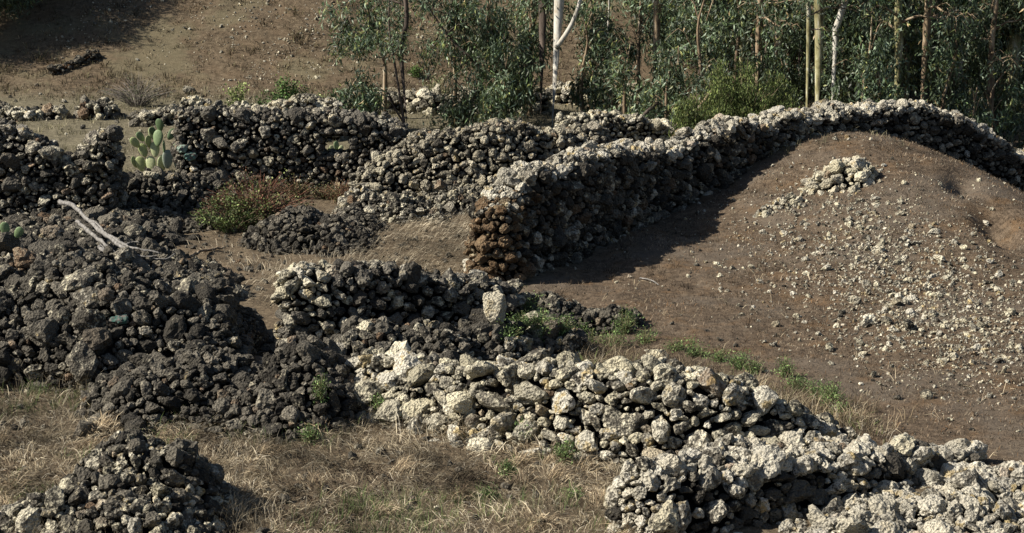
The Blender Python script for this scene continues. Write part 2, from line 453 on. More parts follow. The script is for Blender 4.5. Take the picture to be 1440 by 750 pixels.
def heap(name, bumps, label, cat='rubble heap', mats='dark', classes=(), wob=0.05, p=1.25, **kw):
    """bumps: x, y, height, rx, ry, rotation"""
    b = np.asarray(bumps, float)
    x0, x1 = (b[:, 0] - b[:, 3:5].max(1)).min(), (b[:, 0] + b[:, 3:5].max(1)).max()
    y0, y1 = (b[:, 1] - b[:, 3:5].max(1)).min(), (b[:, 1] + b[:, 3:5].max(1)).max()
    xs, ys = np.arange(x0, x1, 0.11), np.arange(y0, y1, 0.11)
    X, Y = np.meshgrid(xs, ys); h = np.zeros_like(X)
    for bx, by, bh, rx, ry, ro in b:
        c, s_ = math.cos(ro), math.sin(ro); u = ((X - bx) * c + (Y - by) * s_) / rx; v = (-(X - bx) * s_ + (Y - by) * c) / ry
        h = np.maximum(h, bh * (1 - np.clip(np.sqrt(u * u + v * v), 0, 1) ** p))
    h = h * (1 + 0.45 * fbm(X * 1.4, Y * 1.4, seed=len(STACKS) * 7)) + 0.10 * fbm(X * 3, Y * 3, seed=3) * (h > 0.02)
    Z = H(X, Y) + h - 0.04
    nx = len(xs); i = (np.arange(len(ys) - 1)[:, None] * nx + np.arange(nx - 1)[None]).ravel()
    hf = h.ravel(); keep = (hf[i] + hf[i + 1] + hf[i + nx] + hf[i + nx + 1]) > 0.12; i = i[keep]
    T = np.concatenate([np.stack([i, i + 1, i + nx + 1], 1), np.stack([i, i + nx + 1, i + nx], 1)])
    used = np.unique(T); mp = -np.ones(X.size, int); mp[used] = np.arange(len(used))
    V = np.stack([X.ravel(), Y.ravel(), Z.ravel()], 1)[used]
    return register(name, V, mp[T], label, cat, mats, classes, **kw)

def xy(px, py, z=0.0): return tuple(P(px, py, z)[:2])

# ------------------------------------------------------------------ walls and heaps (cores)
BIG = ((.14, .25), (.10, 1.0), (.074, 2.0), (.056, 2.6), (.042, 2.8), (.031, 1.8))
MED = ((.12, .2), (.086, .9), (.066, 2.0), (.051, 2.6), (.039, 2.6), (.03, 1.4))
SML = ((.11, .15), (.074, .9), (.055, 2.2), (.042, 2.6), (.031, 1.6))

# long wall over the mound
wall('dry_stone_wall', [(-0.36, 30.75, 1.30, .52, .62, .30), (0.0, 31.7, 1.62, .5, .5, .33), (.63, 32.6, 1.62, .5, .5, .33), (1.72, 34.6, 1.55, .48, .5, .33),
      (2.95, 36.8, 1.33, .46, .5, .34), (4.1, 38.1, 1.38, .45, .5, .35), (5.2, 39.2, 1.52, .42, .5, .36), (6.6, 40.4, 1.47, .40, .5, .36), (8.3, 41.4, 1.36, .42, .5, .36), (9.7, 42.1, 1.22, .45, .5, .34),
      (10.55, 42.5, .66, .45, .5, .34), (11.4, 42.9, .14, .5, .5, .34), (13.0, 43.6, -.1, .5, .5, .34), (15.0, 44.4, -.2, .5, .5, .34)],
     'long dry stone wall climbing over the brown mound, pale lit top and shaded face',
     mats=lambda p, nn: np.where((p[:, 1] < 31.35 + 0.25 * p[:, 2] + .7 * vnoise(p[:, 0] * 7, p[:, 1] * 7, p[:, 2] * 7)) & (p[:, 0] < 0.10 + .45 * vnoise(p[:, 1] * 6, p[:, 2] * 6, p[:, 0] * 6)) & (p[:, 2] < 1.15 + .5 * vnoise(p[:, 1] * 9, p[:, 2] * 9)), 'ochre', np.where(nn[:, 2] + .25 * vnoise(p[:, 0] * 5, p[:, 1] * 5, p[:, 2] * 5) > .3, 'top', 'dark')), classes=BIG, cap=.25, tops=.10)  # light painted by slope: pale stones on the lit top, dark on the shaded face
# lit front wall
AW = [(500, 478, 24.2), (560, 478, 23.9), (630, 485, 23.5), (700, 490, 23.1), (810, 492, 22.6), (920, 494, 22.3), (1010, 508, 22.3), (1090, 536, 22.4), (1190, 588, 22.5)]
wall('dry_stone_wall', [(PY(a_, b_, c_)[0], c_ + .12, PY(a_, b_, c_)[2] - .30, min(.95, .30 + .62 * PY(a_, b_, c_)[2]), .5, .28) for a_, b_, c_ in AW],
     'pale tumbled dry stone wall catching the sun above the straw in the foreground', mats='pale', classes=((.165, .5),) + BIG, cap=.5, tops=.07)
# near wall, lower right
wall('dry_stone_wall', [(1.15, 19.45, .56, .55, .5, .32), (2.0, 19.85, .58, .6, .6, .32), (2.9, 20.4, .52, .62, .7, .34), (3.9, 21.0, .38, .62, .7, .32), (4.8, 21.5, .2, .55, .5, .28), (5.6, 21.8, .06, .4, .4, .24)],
     'broad nearest dry stone wall at lower right with a black shaded face', mats=lambda p, nn: np.where(nn[:, 2] + .25 * vnoise(p[:, 0] * 5, p[:, 1] * 5, p[:, 2] * 5) > np.where(p[:, 0] < 1.7, -.2, .5), 'top', 'dark'), classes=((.15, .35),) + MED, cap=.3, tops=.09)  # sunlit crest and left end painted pale, shaded face painted dark
# wall in the middle
wall('dry_stone_wall', [(-3.30, 26.2, 1.30, .5, .45, .32), (-2.65, 26.3, 1.33, .55, .45, .32), (-1.9, 26.6, 1.22, .6, .45, .3), (-1.1, 26.9, 1.10, .6, .45, .3), (-.3, 27.4, 0.85, .6, .5, .3), (.25, 27.9, .45, .5, .4, .24)],
     'broken dark wall stub with a pale squared end in the middle of the ruin',
     mats=lambda p, nn: np.where((p[:, 0] < -2.6 + .15 * vnoise(p[:, 2] * 5, p[:, 0] * 5)) & (p[:, 2] > .78), 'pale', 'grey'), classes=BIG, cap=.22, tops=.10)
# left ruined room: wall at far left with the pillar
wall('dry_stone_wall', [(-11.6, 36.0, 1.98, .45, .45, .3), (-10.2, 35.9, 1.92, .45, .45, .3), (-9.6, 35.85, 1.86, .45, .45, .3), (-8.9, 35.8, 1.56, .45, .45, .3), (-8.44, 35.8, 1.24, .42, .45, .3), (-8.1, 35.8, 1.40, .40, .42, .34), (-7.75, 35.8, 1.74, .38, .40, .36), (-7.45, 35.8, 1.78, .36, .38, .36)],
     'dark ruined wall at far left ending in an upright pillar', mats='grey', classes=((.16, .25),) + MED, cap=.10, tops=.06, wob=.04)
# back wall with the small window
WX = (PY(454, 200, 38.9)[0], PY(492, 200, 38.9)[0]); WZ = (0.80, 1.20)
X2 = lambda px: PY(px, 200, 39.0)[0]
wall('dry_stone_wall', [(X2(247), 39.2, 1.62, .42, .42, .34), (X2(330), 39.2, 1.63, .42, .42, .33), (X2(430), 39.2, 1.63, .42, .42, .33), (X2(480), 39.2, 1.56, .42, .42, .33), (X2(530), 39.2, 1.50, .42, .42, .33), (X2(575), 39.2, 1.25, .42, .42, .3)],
     'dark back wall of the ruined room pierced by one small window', mats='grey', classes=((.15, .16),) + SML, cap=.12, tops=.04, wob=.03, win=(WX, WZ))
# rubble wall right of it
wall('dry_stone_wall', [(PY(500, 250, 37.6)[0], 37.4, .55, .8, .5, .25), (PY(575, 250, 37.9)[0], 37.9, 1.22, .95, .5, .3), (PY(640, 250, 38)[0], 38.0, 1.38, 1.0, .5, .33), (PY(695, 250, 38.)[0], 38.1, 1.48, 1.0, .5, .33), (PY(750, 250, 38.3)[0], 38.4, 1.36, .9, .5, .33), (PY(800, 250, 38.5)[0], 38.8, 1.25, .8, .5, .33), (PY(850, 250, 38.5)[0], 39.2, 1.25, .8, .5, .33)],
     'collapsed pale rubble wall sloping down behind the dry grass yard', mats='tan', classes=MED, cap=.25, tops=.07)
wall('dry_stone_wall', [(PY(785, 180, 43.)[0], 42.6, .95, .45, .4, .28), (PY(840, 180, 43.)[0], 43.0, 1.0, .45, .4, .28), (PY(905, 180, 43.5)[0], 43.4, .85, .45, .4, .28), (PY(960, 180, 44)[0], 43.8, .55, .45, .4, .28)],
     'pale wall of long stones at the foot of the white gum trunk', mats='far', classes=SML, cap=.25, tops=.05)
# low sill wall between the pillar and the back wall
wall('dry_stone_wall', [(-7.7, 36.7, .66, .9, .4, .3), (-6.9, 36.9, .66, 1.0, .4, .3), (-6.2, 37.2, .58, 1.0, .4, .3), (-5.5, 37.6, .32, 1.0, .4, .25)],
     'low shaded stone sill between the pillar and the prickly pear', mats='black', classes=MED, cap=.2, tops=.05)  # the pillar's shadow is painted in by the black stone colour
# far low field walls
def far_wall(px0, px1, Y, top, label, mats='far', cl=((.15, .8), (.11, 2), (.08, 2.6), (.055, 2.2))):
    xs = np.linspace(PY(px0, 150, Y)[0], PY(px1, 150, Y)[0], 6)
    wall('low_field_wall', [(x, Y + .15 * math.sin(k * 2.1), top * (0.85 + .3 * RNG.random()), .5, .5, .3) for k, x in enumerate(xs)], label, mats=mats, classes=cl, cap=.5, tops=.07)
far_wall(-30, 92, 48.8, .26, 'low dark grey field wall at the far left edge', 'mid')
far_wall(110, 156, 49.0, .26, 'short heap like field wall between the far left wall and the bare shrub', 'mid')
far_wall(188, 255, 48.0, .28, 'low crumbling field wall below the grey bare shrub', 'mid')
far_wall(255, 352, 45.5, .80, 'pale stone row showing behind the left end of the back wall', 'far', ((.10, .8), (.075, 2), (.055, 2.6), (.04, 2.2)))
far_wall(355, 475, 45.5, .86, 'pale stone row showing behind the middle of the back wall below the green bushes', 'far', ((.10, .8), (.075, 2), (.055, 2.6), (.04, 2.2)))
far_wall(520, 775, 50.0, .50, 'long pale field wall behind the slim two stemmed gum tree')
far_wall(775, 905, 51.5, .45, 'pale field wall in the shade behind the white gum trunk')
a, b = G(72, 106), G(140, 80)
wall('low_field_wall', [(*(a + (b - a) * t)[:2], H(*(a + (b - a) * t)[:2]) + .16, .2, .2, .12) for t in np.linspace(0, 1, 5)], 'short dark stone row running up the bare hillside', mats='dark', classes=SML, cap=.2, tops=.05)

# heaps
heap('rubble_heap', [(-6.8, 27.0, 1.16, 2.6, 2.3, 0), (-5.6, 26.6, 1.08, 2.1, 2.0, .3), (-4.75, 26.2, .72, 1.15, 1.7, .2), (-8.2, 27.6, 1.1, 2.2, 2.4, 0), (-6.9, 30.0, .5, 2.6, 2.8, 0), (-8.3, 33.5, .4, 2.4, 2.6, 0)],
     'big dark heap of basalt rubble along the left edge under the bleached branches', mats='dark', classes=((.18, .3),) + BIG, p=3.0)
heap('rubble_heap', [(*xy(215, 545, .2), .55, 1.0, 1.2, 0), (*xy(300, 540, .2), .62, 1.0, 1.3, .2), (*xy(430, 540, .3), .70, .95, 1.5, 0), (*xy(370, 560, .2), .5, 1.0, 1.0, 0)],
     'dark slump of rubble between the left heap and the wall stub', mats='black', classes=MED, p=2.0)
heap('rubble_heap', [(*xy(180, 690, .3), 1.06, 1.0, 1.15, 0), (*xy(232, 690, .3), 1.02, .78, 1.1, 0), (*xy(95, 735, .1), .55, 1.05, .9, 0), (*xy(170, 735, .2), .6, 1.15, .8, 0)],
     'conical heap of grey stones in the near left corner', mats=lambda p, nn: np.where(vnoise(p[:, 0] * 9, p[:, 1] * 9, p[:, 2] * 9) > -.15, 'mid', 'dark'), classes=((.12, .2), (.085, 1.0), (.066, 2.2), (.05, 2.8), (.038, 2.8), (.028, 1.8)), p=1.35)
heap('rubble_heap', [(*xy(420, 340), .72, 1.0, 1.1, 0), (*xy(465, 345), .55, .9, 1.0, 0), (*xy(390, 340), .5, .7, .8, 0), (*xy(490, 325), .3, .8, .8, 0)],
     'black scoria heap in the dry grass yard', mats='black', classes=SML, p=1.6)
heap('rubble_heap', [(3.6, 19.2, .16, 1.4, .7, .3), (4.9, 19.7, .24, 1.3, .9, .2), (4.2, 20.1, .12, 1.2, .5, .5), (5.7, 20.6, .30, .9, .9, 0), (2.8, 18.6, .16, 1.1, .4, .3), (5.0, 18.4, .26, 2.0, .6, 0)],
     'sunlit spread of knobbly rubble in the lower right corner', mats='top', classes=((.15, .35),) + MED, p=1.7)
heap('rubble_heap', [(3.5, 21.7, .30, 1.2, .9, .2), (2.6, 21.3, .42, .9, .8, 0), (4.4, 21.9, .12, 1.0, .5, 0), (2.1, 20.8, .40, .8, .8, 0)],
     'pale loose rubble filling the gap between the front wall and the nearest wall', mats='top', classes=MED, p=1.7)
g0 = G(1192, 262)
heap('rock_outcrop', [(g0[0], g0[1] + .3, .52, .62, .55, 0), (g0[0] - .35, g0[1] + .2, .3, .5, .45, 0)], 'knobbly pale outcrop on top of the brown mound', 'rock outcrop', 'boulder', ((.13, .8), (.09, 2.4), (.06, 3), (.04, 2)), p=2.2)
g0 = G(1108, 285)
heap('rock_outcrop', [(g0[0] - .1, g0[1], .13, .36, .4, .5), (g0[0] - .35, g0[1] - .3, .09, .28, .3, .5)], 'low pale outcrop breaking through the mound left of the knobbly one', 'rock outcrop', 'far', ((.10, 1), (.07, 2), (.05, 2), (.035, 2)), p=1.8)
heap('rubble_heap', [(-1.9, 25.3, .82, 1.0, 1.0, 0), (-1.1, 25.5, .80, 1.0, 1.1, 0), (-.3, 25.9, .70, .9, 1.1, 0), (.35, 26.5, .52, .8, 1.0, 0)],
     'dark tumbled rubble joining the wall stub to the pale front wall', mats=lambda p, nn: np.where(vnoise(p[:, 0] * 6, p[:, 1] * 6, p[:, 2] * 6) > .25, 'mid', 'dark'), classes=BIG, p=1.8)
heap('rubble_heap', [(.55, 28.4, .42, .9, .8, .6), (1.3, 28.2, .30, .8, .6, .2), (-.5, 28.6, .42, .8, .8, 0), (-.2, 27.6, .6, .8, .7, 0)],
     'dark scree of stones behind the cream boulder at the foot of the long wall', mats='dark', classes=SML, p=1.6)
heap('rubble_heap', [(*xy(560, 305), .45, 1.1, .9, 0), (*xy(640, 292), .5, 1.1, .8, 0), (*xy(510, 300), .55, .6, .8, 0)], 'grey apron of fallen stones below the collapsed rubble wall', mats='mid', classes=SML, p=1.5)
heap('rubble_heap', [(*xy(205, 318), .28, .9, 1.0, 0), (*xy(240, 322), .2, .9, .6, 0)], 'small bluish grey scatter of rubble at the foot of the pillar', mats='dark', classes=SML, p=1.5)

# ------------------------------------------------------------------ stones on every core
allV, allT, k = [], [], 0
for s in STACKS:
    allV.append(s.V); allT.append(s.T + k); k += len(s.V)
BVH = BVHTree.FromPolygons(np.concatenate(allV).tolist(), np.concatenate(allT).tolist())
def unseen(p):
    d = Vector(CAM - p); L = d.length
    return BVH.ray_cast(Vector(p), d / L, L)[0] is not None

def build(s):
    g = np.random.default_rng(100 + len(s.V))
    V, T = s.V, s.T
    tri = V[T]; nrm = np.cross(tri[:, 1] - tri[:, 0], tri[:, 2] - tri[:, 0]); ar = np.linalg.norm(nrm, axis=1) / 2
    # normals point out of the stack: away from its lower middle line
    nrm /= (2 * ar[:, None] + 1e-12)
    cen = tri.mean(1); ok = ar > 1e-6
    T, tri, nrm, ar, cen = T[ok], tri[ok], nrm[ok], ar[ok], cen[ok]
    vn = np.zeros_like(V)
    for q in range(3): np.add.at(vn, T[:, q], nrm * ar[:, None])
    if s.flip: nrm, vn = -nrm, -vn
    vn /= np.linalg.norm(vn, axis=1)[:, None] + 1e-9
    if s.drop:
        (a0, a1), (z0, z1) = s.drop
        inw = (cen[:, 0] > a0) & (cen[:, 0] < a1) & (cen[:, 2] > z0) & (cen[:, 2] < z1)
        T, tri, nrm, ar, cen = T[~inw], tri[~inw], nrm[~inw], ar[~inw], cen[~inw]
    base = V.mean(0); base[2] = H(base[0], base[1])
    root = thing(s.name, base, s.label, s.cat)
    Vc = V - vn * s.core_in
    me = mesh_tris('rubble_fill', Vc - base, T if not s.flip else T[:, ::-1], True, None, M['fill'])
    link('rubble_fill', me, root)
    area = ar.sum(); cum = np.cumsum(ar) / area
    Pp, Rr, Nn = np.zeros((9000, 3)), np.zeros(9000), np.zeros((9000, 3)); n = 0
    if s.drop:         # stones lining the window
        (a0, a1), (z0, z1) = s.drop
        yb, yf = V[:, 1].min() + .12, V[:, 1].max() - .12
        for y in np.arange(yb, yf, .17):
            for x in np.arange(a0, a1 + .01, .15):
                for z, off in ((z0, -.07), (z1, .07)): Pp[n] = (x, y, z + off); Rr[n] = .09; Nn[n] = (0, -1, 0); n += 1
            for z in np.arange(z0, z1 + .01, .14):
                for x, off in ((a0, -.07), (a1, .07)): Pp[n] = (x + off, y, z); Rr[n] = .09; Nn[n] = (0, -1, 0); n += 1
    for r, kf in s.classes:
        m = int(area / (math.pi * r * r) * kf * 1.0)
        ti = np.searchsorted(cum, g.random(m)); ti = np.minimum(ti, len(T) - 1)
        u, v = g.random(m), g.random(m); fl = u + v > 1; u[fl], v[fl] = 1 - u[fl], 1 - v[fl]
        p = tri[ti, 0] + (tri[ti, 1] - tri[ti, 0]) * u[:, None] + (tri[ti, 2] - tri[ti, 0]) * v[:, None]
        rr = r * g.uniform(.85, 1.15, m); nn = nrm[ti]
        if s.drop:
            okk = ~((p[:, 0] > a0 - rr * .8) & (p[:, 0] < a1 + rr * .8) & (p[:, 2] > z0 - rr * .8) & (p[:, 2] < z1 + rr * .8))
            p, rr, nn = p[okk], rr[okk], nn[okk]
        for q in range(len(p)):
            if n >= 8999: break
            d = Pp[:n] - p[q]
            if n == 0 or ((d * d).sum(1) > (s.dens * (Rr[:n] + rr[q])) ** 2).all():
                Pp[n], Rr[n], Nn[n] = p[q], rr[q], nn[q]; n += 1
    Pp, Rr, Nn = Pp[:n], Rr[:n], Nn[:n]
    Pp = Pp + Nn * (Rr * g.uniform(-.35, .15, n))[:, None]
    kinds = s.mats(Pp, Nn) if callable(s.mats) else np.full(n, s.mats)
    eul = np.stack([g.normal(0, .45, n), g.normal(0, .45, n), g.uniform(0, 6.283, n)], 1)
    scl = np.stack([g.uniform(1.0, 1.45, n), g.uniform(.9, 1.2, n), g.uniform(.7, 1.05, n)], 1)
    if s.mats == 'pale': scl = np.stack([g.uniform(1.05, 1.65, n), g.uniform(.9, 1.2, n), g.uniform(.65, 1.0, n)], 1); eul[:, :2] *= .7
    px, py, zc = project(Pp); size = 2.2 * Rr * F / zc
    infr = (px > -10) & (px < 1450) & (py > -10) & (py < 760)
    cand = [i for i in np.argsort(-size) if infr[i] and size[i] > 8.5 and not unseen(Pp[i] + Nn[i] * (Rr[i] + .06) + (CAM - Pp[i]) / zc[i] * Rr[i])]
    part = np.zeros(n, bool); part[cand[:300]] = True
    for i in np.nonzero(part)[0]:
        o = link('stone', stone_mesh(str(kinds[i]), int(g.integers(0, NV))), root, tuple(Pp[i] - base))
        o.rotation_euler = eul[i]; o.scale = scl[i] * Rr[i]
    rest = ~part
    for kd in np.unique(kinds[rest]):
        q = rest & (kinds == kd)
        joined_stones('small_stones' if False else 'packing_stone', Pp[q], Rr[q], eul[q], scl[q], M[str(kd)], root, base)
    s.count = (n, int(part.sum())); s.root = root; s.base = base
for s in STACKS:
    # decide the outward side of the faces once for the whole stack
    tri = s.V[s.T]; nr = np.cross(tri[:, 1] - tri[:, 0], tri[:, 2] - tri[:, 0])
    s.flip = nr[:, 2].sum() < 0
    build(s)
    print('STACK', s.name, s.label[:40], s.count)

# ================================================================== vegetation
def G2(px, py): return G(px, py)
GBVH = BVHTree.FromPolygons(gverts.tolist(), quads.tolist())
def hit(px, py, lift=0.0):
    d = Vector(ray(px, py)).normalized(); best = None
    for b in (BVH, GBVH):
        h = b.ray_cast(Vector(CAM), d, 400)
        if h[0] is not None and (best is None or h[3] < best[1]): best = (np.array(h[0]), h[3])
    p = best[0]; p[2] += lift
    return p
def ppm(p): return F / project(p)[2][0]

def leaf_cloud(g, cen, nper, spread, length, width, down, cols, wts, flop=0.75):
    """loose clouds of narrow leaves round the centres; down = how strongly they hang"""
    n = len(cen) * nper
    c = np.repeat(cen, nper, 0) + g.normal(size=(n, 3)) * np.asarray(spread)
    d = g.normal(size=(n, 3)) * flop + np.array([0, 0, -down]); d /= np.linalg.norm(d, axis=1)[:, None]
    w = np.cross(d, g.normal(size=(n, 3))); w /= np.linalg.norm(w, axis=1)[:, None] + 1e-9
    L = length * g.uniform(.6, 1.25, n)[:, None]; Wd = width * g.uniform(.7, 1.2, n)[:, None]
    nb = np.cross(d, w) * L * g.uniform(-.15, .15, n)[:, None]
    V = np.stack([c, c + d * L * .45 + w * Wd + nb, c + d * L * .45 - w * Wd + nb, c + d * L], 1).reshape(-1, 3)
    b = (np.arange(n) * 4)[:, None]
    T = np.concatenate([b + [0, 1, 2], b + [1, 3, 2]])
    k = g.choice(len(cols), n, p=np.asarray(wts) / sum(wts))
    spray = np.repeat(np.clip(np.exp(g.normal(-.05, .65, len(cen))), .25, 2.3), nper)[:, None]  # sunlit and shaded sprays put into leaf colour, random per cluster
    col = np.repeat(np.asarray(cols)[k] * g.uniform(.75, 1.25, (n, 1)) * spray, 4, 0)
    return V, T, col

EUC = [(.078, .112, .064), (.120, .155, .105), (.058, .088, .036), (.135, .150, .050), (.03, .045, .022), (.20, .15, .08)]
EUW = [.30, .24, .22, .12, .10, .02]

def tree_parts(seed, height, r0, lean, hmin, nbr, blen, ncl, nper, crown_top=None, path=None, zdens=None, droop=.35, spread=(.15, .15, .16), leaf=.20):
    """trunk, branches and crown of a gum tree, base at the origin"""
    g = np.random.default_rng(seed)
    if path is None:
        k = 7; z = np.linspace(-.15, height, k)
        path = np.stack([lean[0] * (z / height) ** 1.3 + np.r_[0, g.normal(0, .05, k - 1)] * height * .2, lean[1] * (z / height) ** 1.3 + np.r_[0, g.normal(0, .05, k - 1)] * height * .2, z], 1)
    pt = smooth_path(path, 24); rad = r0 * np.linspace(1.08, .22, 24) ** .8; rad[0] *= 1.25
    trunk = tube(pt, rad, 9, .18, seed)
    brs, cen = [], []
    for i in range(nbr):
        f = hmin + (0.97 - hmin) * ((i + g.random() * .8) / nbr) ** 1.5
        q = f * 23; a = pt[int(q)] + (pt[min(int(q) + 1, 23)] - pt[int(q)]) * (q % 1)
        az = g.uniform(0, 6.283); L = blen * g.uniform(.55, 1.2) * (1 - .45 * f)
        up = g.uniform(.2, .8)
        h = np.array([math.cos(az), math.sin(az), 0])
        ts = np.linspace(0, 1, 7)[:, None]
        bp = a + h * L * ts + np.array([0, 0, 1.0]) * L * (up * ts - (droop + .35 * up) * ts ** 2.4) + g.normal(0, .04 * L, (7, 3)) * ts
        br = np.linspace(min(rad[int(q)] * .45, .05), .008, 7)
        bv = [tube(bp, br, 6)]
        for j in range(g.integers(3, 6)):
            t = g.uniform(.35, 1); q0 = bp[min(int(t * 6), 6)]
            az2 = az + g.normal(0, 1.0); l2 = L * g.uniform(.2, .45)
            tp = np.stack([q0, q0 + l2 * .5 * np.array([math.cos(az2), math.sin(az2), .45]), q0 + l2 * np.array([math.cos(az2), math.sin(az2), .05 - droop * .6])])
            bv.append(tube(smooth_path(tp, 5), np.linspace(.011, .004, 5), 4))
            cen += [tp[1] * .5 + tp[2] * .5, tp[2], tp[2] + g.normal(0, .12, 3) - [0, 0, .15]]
        cen += [bp[-1], bp[-2], bp[-1] - [0, 0, .2]]
        brs.append(bv)
    cen = np.array(cen)
    if len(cen) > ncl: cen = cen[g.choice(len(cen), ncl, replace=False)]
    return trunk, brs, leaf_cloud(g, cen, nper, spread, leaf, .020, .9, EUC, EUW)

def tree_meshes(*a, bark='bark_tan', **k):
    tr, brs, cr = tree_parts(*a, **k)
    ge = Geo(); ge.add(*tr); tm = ge.mesh('trunk', M[bark], True)
    bms = []
    for bv in brs:
        ge = Geo()
        for b in bv: ge.add(*b)
        bms.append(ge.mesh('branch', M['bark_dark' if bark == 'bark_dark' else 'bark_tan'], True))
    ge = Geo(); ge.add(*cr); cm = ge.mesh('crown', M['leaf'])
    return tm, bms, cm
def plant(ms, x, y, rot=0.0, sc=1.0, name='eucalyptus_tree', label='', group=None, cat='tree', dz=0.0, root=None):
    r = thing(name, (x, y, float(H(x, y)) + dz), label, cat, group)
    r.rotation_euler = (0, 0, rot); r.scale = (sc,) * 3
    link('trunk', ms[0], r)
    for b in ms[1]: link('branch', b, r)
    tag(link('crown', ms[2], r), kind=None)
    return r

def at_px(px, Y): return PY(px, 200, Y)[0]

# --- trees one can single out
ms = tree_meshes(11, 9.0, .175, (.15, .2), .36, 9, 2.0, 80, 22, bark='bark_white')
t = plant(ms, at_px(776, 47.0), 47.0, 0, 1, label='tall gum tree with a smooth white trunk behind the pale wall of long stones', dz=-.02)
bx = at_px(776, 47.0)
ge = Geo(); z0 = float(H(bx, 47.0))
ge.add(*tube(smooth_path([(0.08, 0, 2.08), (.32, -.05, 2.40), (.55, -.08, 2.85), (.78, -.1, 3.6)], 10), np.linspace(.07, .045, 10), 7))
link('branch', ge.mesh('branch', M['bark_white'], True), t)
ms = tree_meshes(12, 8.5, .17, (-.1, .1), .45, 8, 2.0, 70, 22, bark='bark_dark')
plant(ms, at_px(760, 48.6), 48.6, label='dark trunked gum tree standing right behind the white trunked one')
# slim tree with two stems
ms = tree_meshes(13, 5.6, .085, (-.08, 0), .56, 6, 1.2, 44, 20, bark='bark_dark', droop=.45)
t = plant(ms, at_px(573, 47.0), 47.0, label='slim two stemmed gum tree with a flat leafy crown against the brown hill')
ge = Geo(); ge.add(*tube(smooth_path([(-.05, 0, 0), (-.15, 0, .7), (-.28, 0, 1.6), (-.42, 0, 2.6), (-.38, 0, 3.4)], 14), np.linspace(.04, .015, 14), 6)); link('trunk', ge.mesh('trunk', M['bark_dark'], True), t)
ge = Geo(); ge.add(*tube(smooth_path([(-.02, 0, .1), (-.3, 0, .55), (-.55, .1, .95), (-.8, .15, 1.1)], 9), np.linspace(.03, .012, 9), 5)); link('branch', ge.mesh('branch', M['bark_dark'], True), t)
gg = np.random.default_rng(5)
ge = Geo(); cen = np.stack([gg.uniform(-1.75, -.05, 60), gg.uniform(-.5, .5, 60), 2.2 + gg.normal(0, .11, 60)], 1); cen[:, 2] -= .16 * (cen[:, 0] + .8) ** 2
ge.add(*leaf_cloud(gg, cen, 24, .13, .16, .019, .9, EUC, EUW)); link('crown', ge.mesh('crown', M['leaf']), t)
ge = Geo(); cen = np.stack([gg.uniform(.35, .75, 14), gg.uniform(-.3, .3, 14), 1.8 + gg.normal(0, .2, 14)], 1)
ge.add(*leaf_cloud(gg, cen, 20, .12, .16, .019, .9, EUC, EUW)); link('crown', ge.mesh('crown', M['leaf']), t)
# arching leaning tree
def arch(pxs, Y0, dY, r0, label, ncl, seed, drop=(0.0, .5), bark='bark_dark', cw=(.16, .16, .2)):
    g = np.random.default_rng(seed)
    pts = np.array([PY(px, py, Y0 + dY * i / (len(pxs) - 1)) for i, (px, py) in enumerate(pxs)]); base = pts[0].copy(); base[2] = min(base[2], float(H(base[0], base[1])) - .05); pts[0] = base
    r = thing('eucalyptus_tree', base, label, 'tree')
    p = smooth_path(pts - base, 26); ge = Geo(); ge.add(*tube(p, np.linspace(r0, r0 * .3, 26), 7, .1)); link('trunk', ge.mesh('trunk', M[bark], True), r)
    cen = []
    for j in range(12):
        q = p[int(g.uniform(9, 25))]; az = g.uniform(0, 6.28); l = g.uniform(.4, .9)
        tp = np.stack([q, q + l * .6 * np.array([math.cos(az), math.sin(az), .5]), q + l * np.array([math.cos(az), math.sin(az), .15])])
        ge = Geo(); ge.add(*tube(smooth_path(tp, 6), np.linspace(.018, .005, 6), 5)); link('branch', ge.mesh('branch', M[bark], True), r)
        for _ in range(max(1, ncl // 12)): cen.append(tp[2] + g.normal(0, .22, 3) - [0, 0, g.uniform(*drop)])
    ge = Geo(); ge.add(*leaf_cloud(g, np.array(cen), 40, cw, .18, .020, .9, EUC, EUW)); link('crown', ge.mesh('crown', M['leaf']), r)
    return r
arch([(706, 185), (696, 130), (672, 92), (640, 62), (610, 22), (585, -25)], 47.5, .6, .06, 'dark gum sapling arching far over to the left above the long pale field wall', 26, 41)
arch([(722, 182), (700, 120), (690, 60), (668, 30), (610, 14), (560, -10)], 48.0, .8, .05, 'crooked dark gum whose long limb reaches left over the hillside', 30, 42)
arch([(682, 160), (662, 140), (645, 118), (638, 108)], 47.0, .2, .03, 'bare crooked sapling stub bending left beside the long pale field wall', 0, 43) if False else None

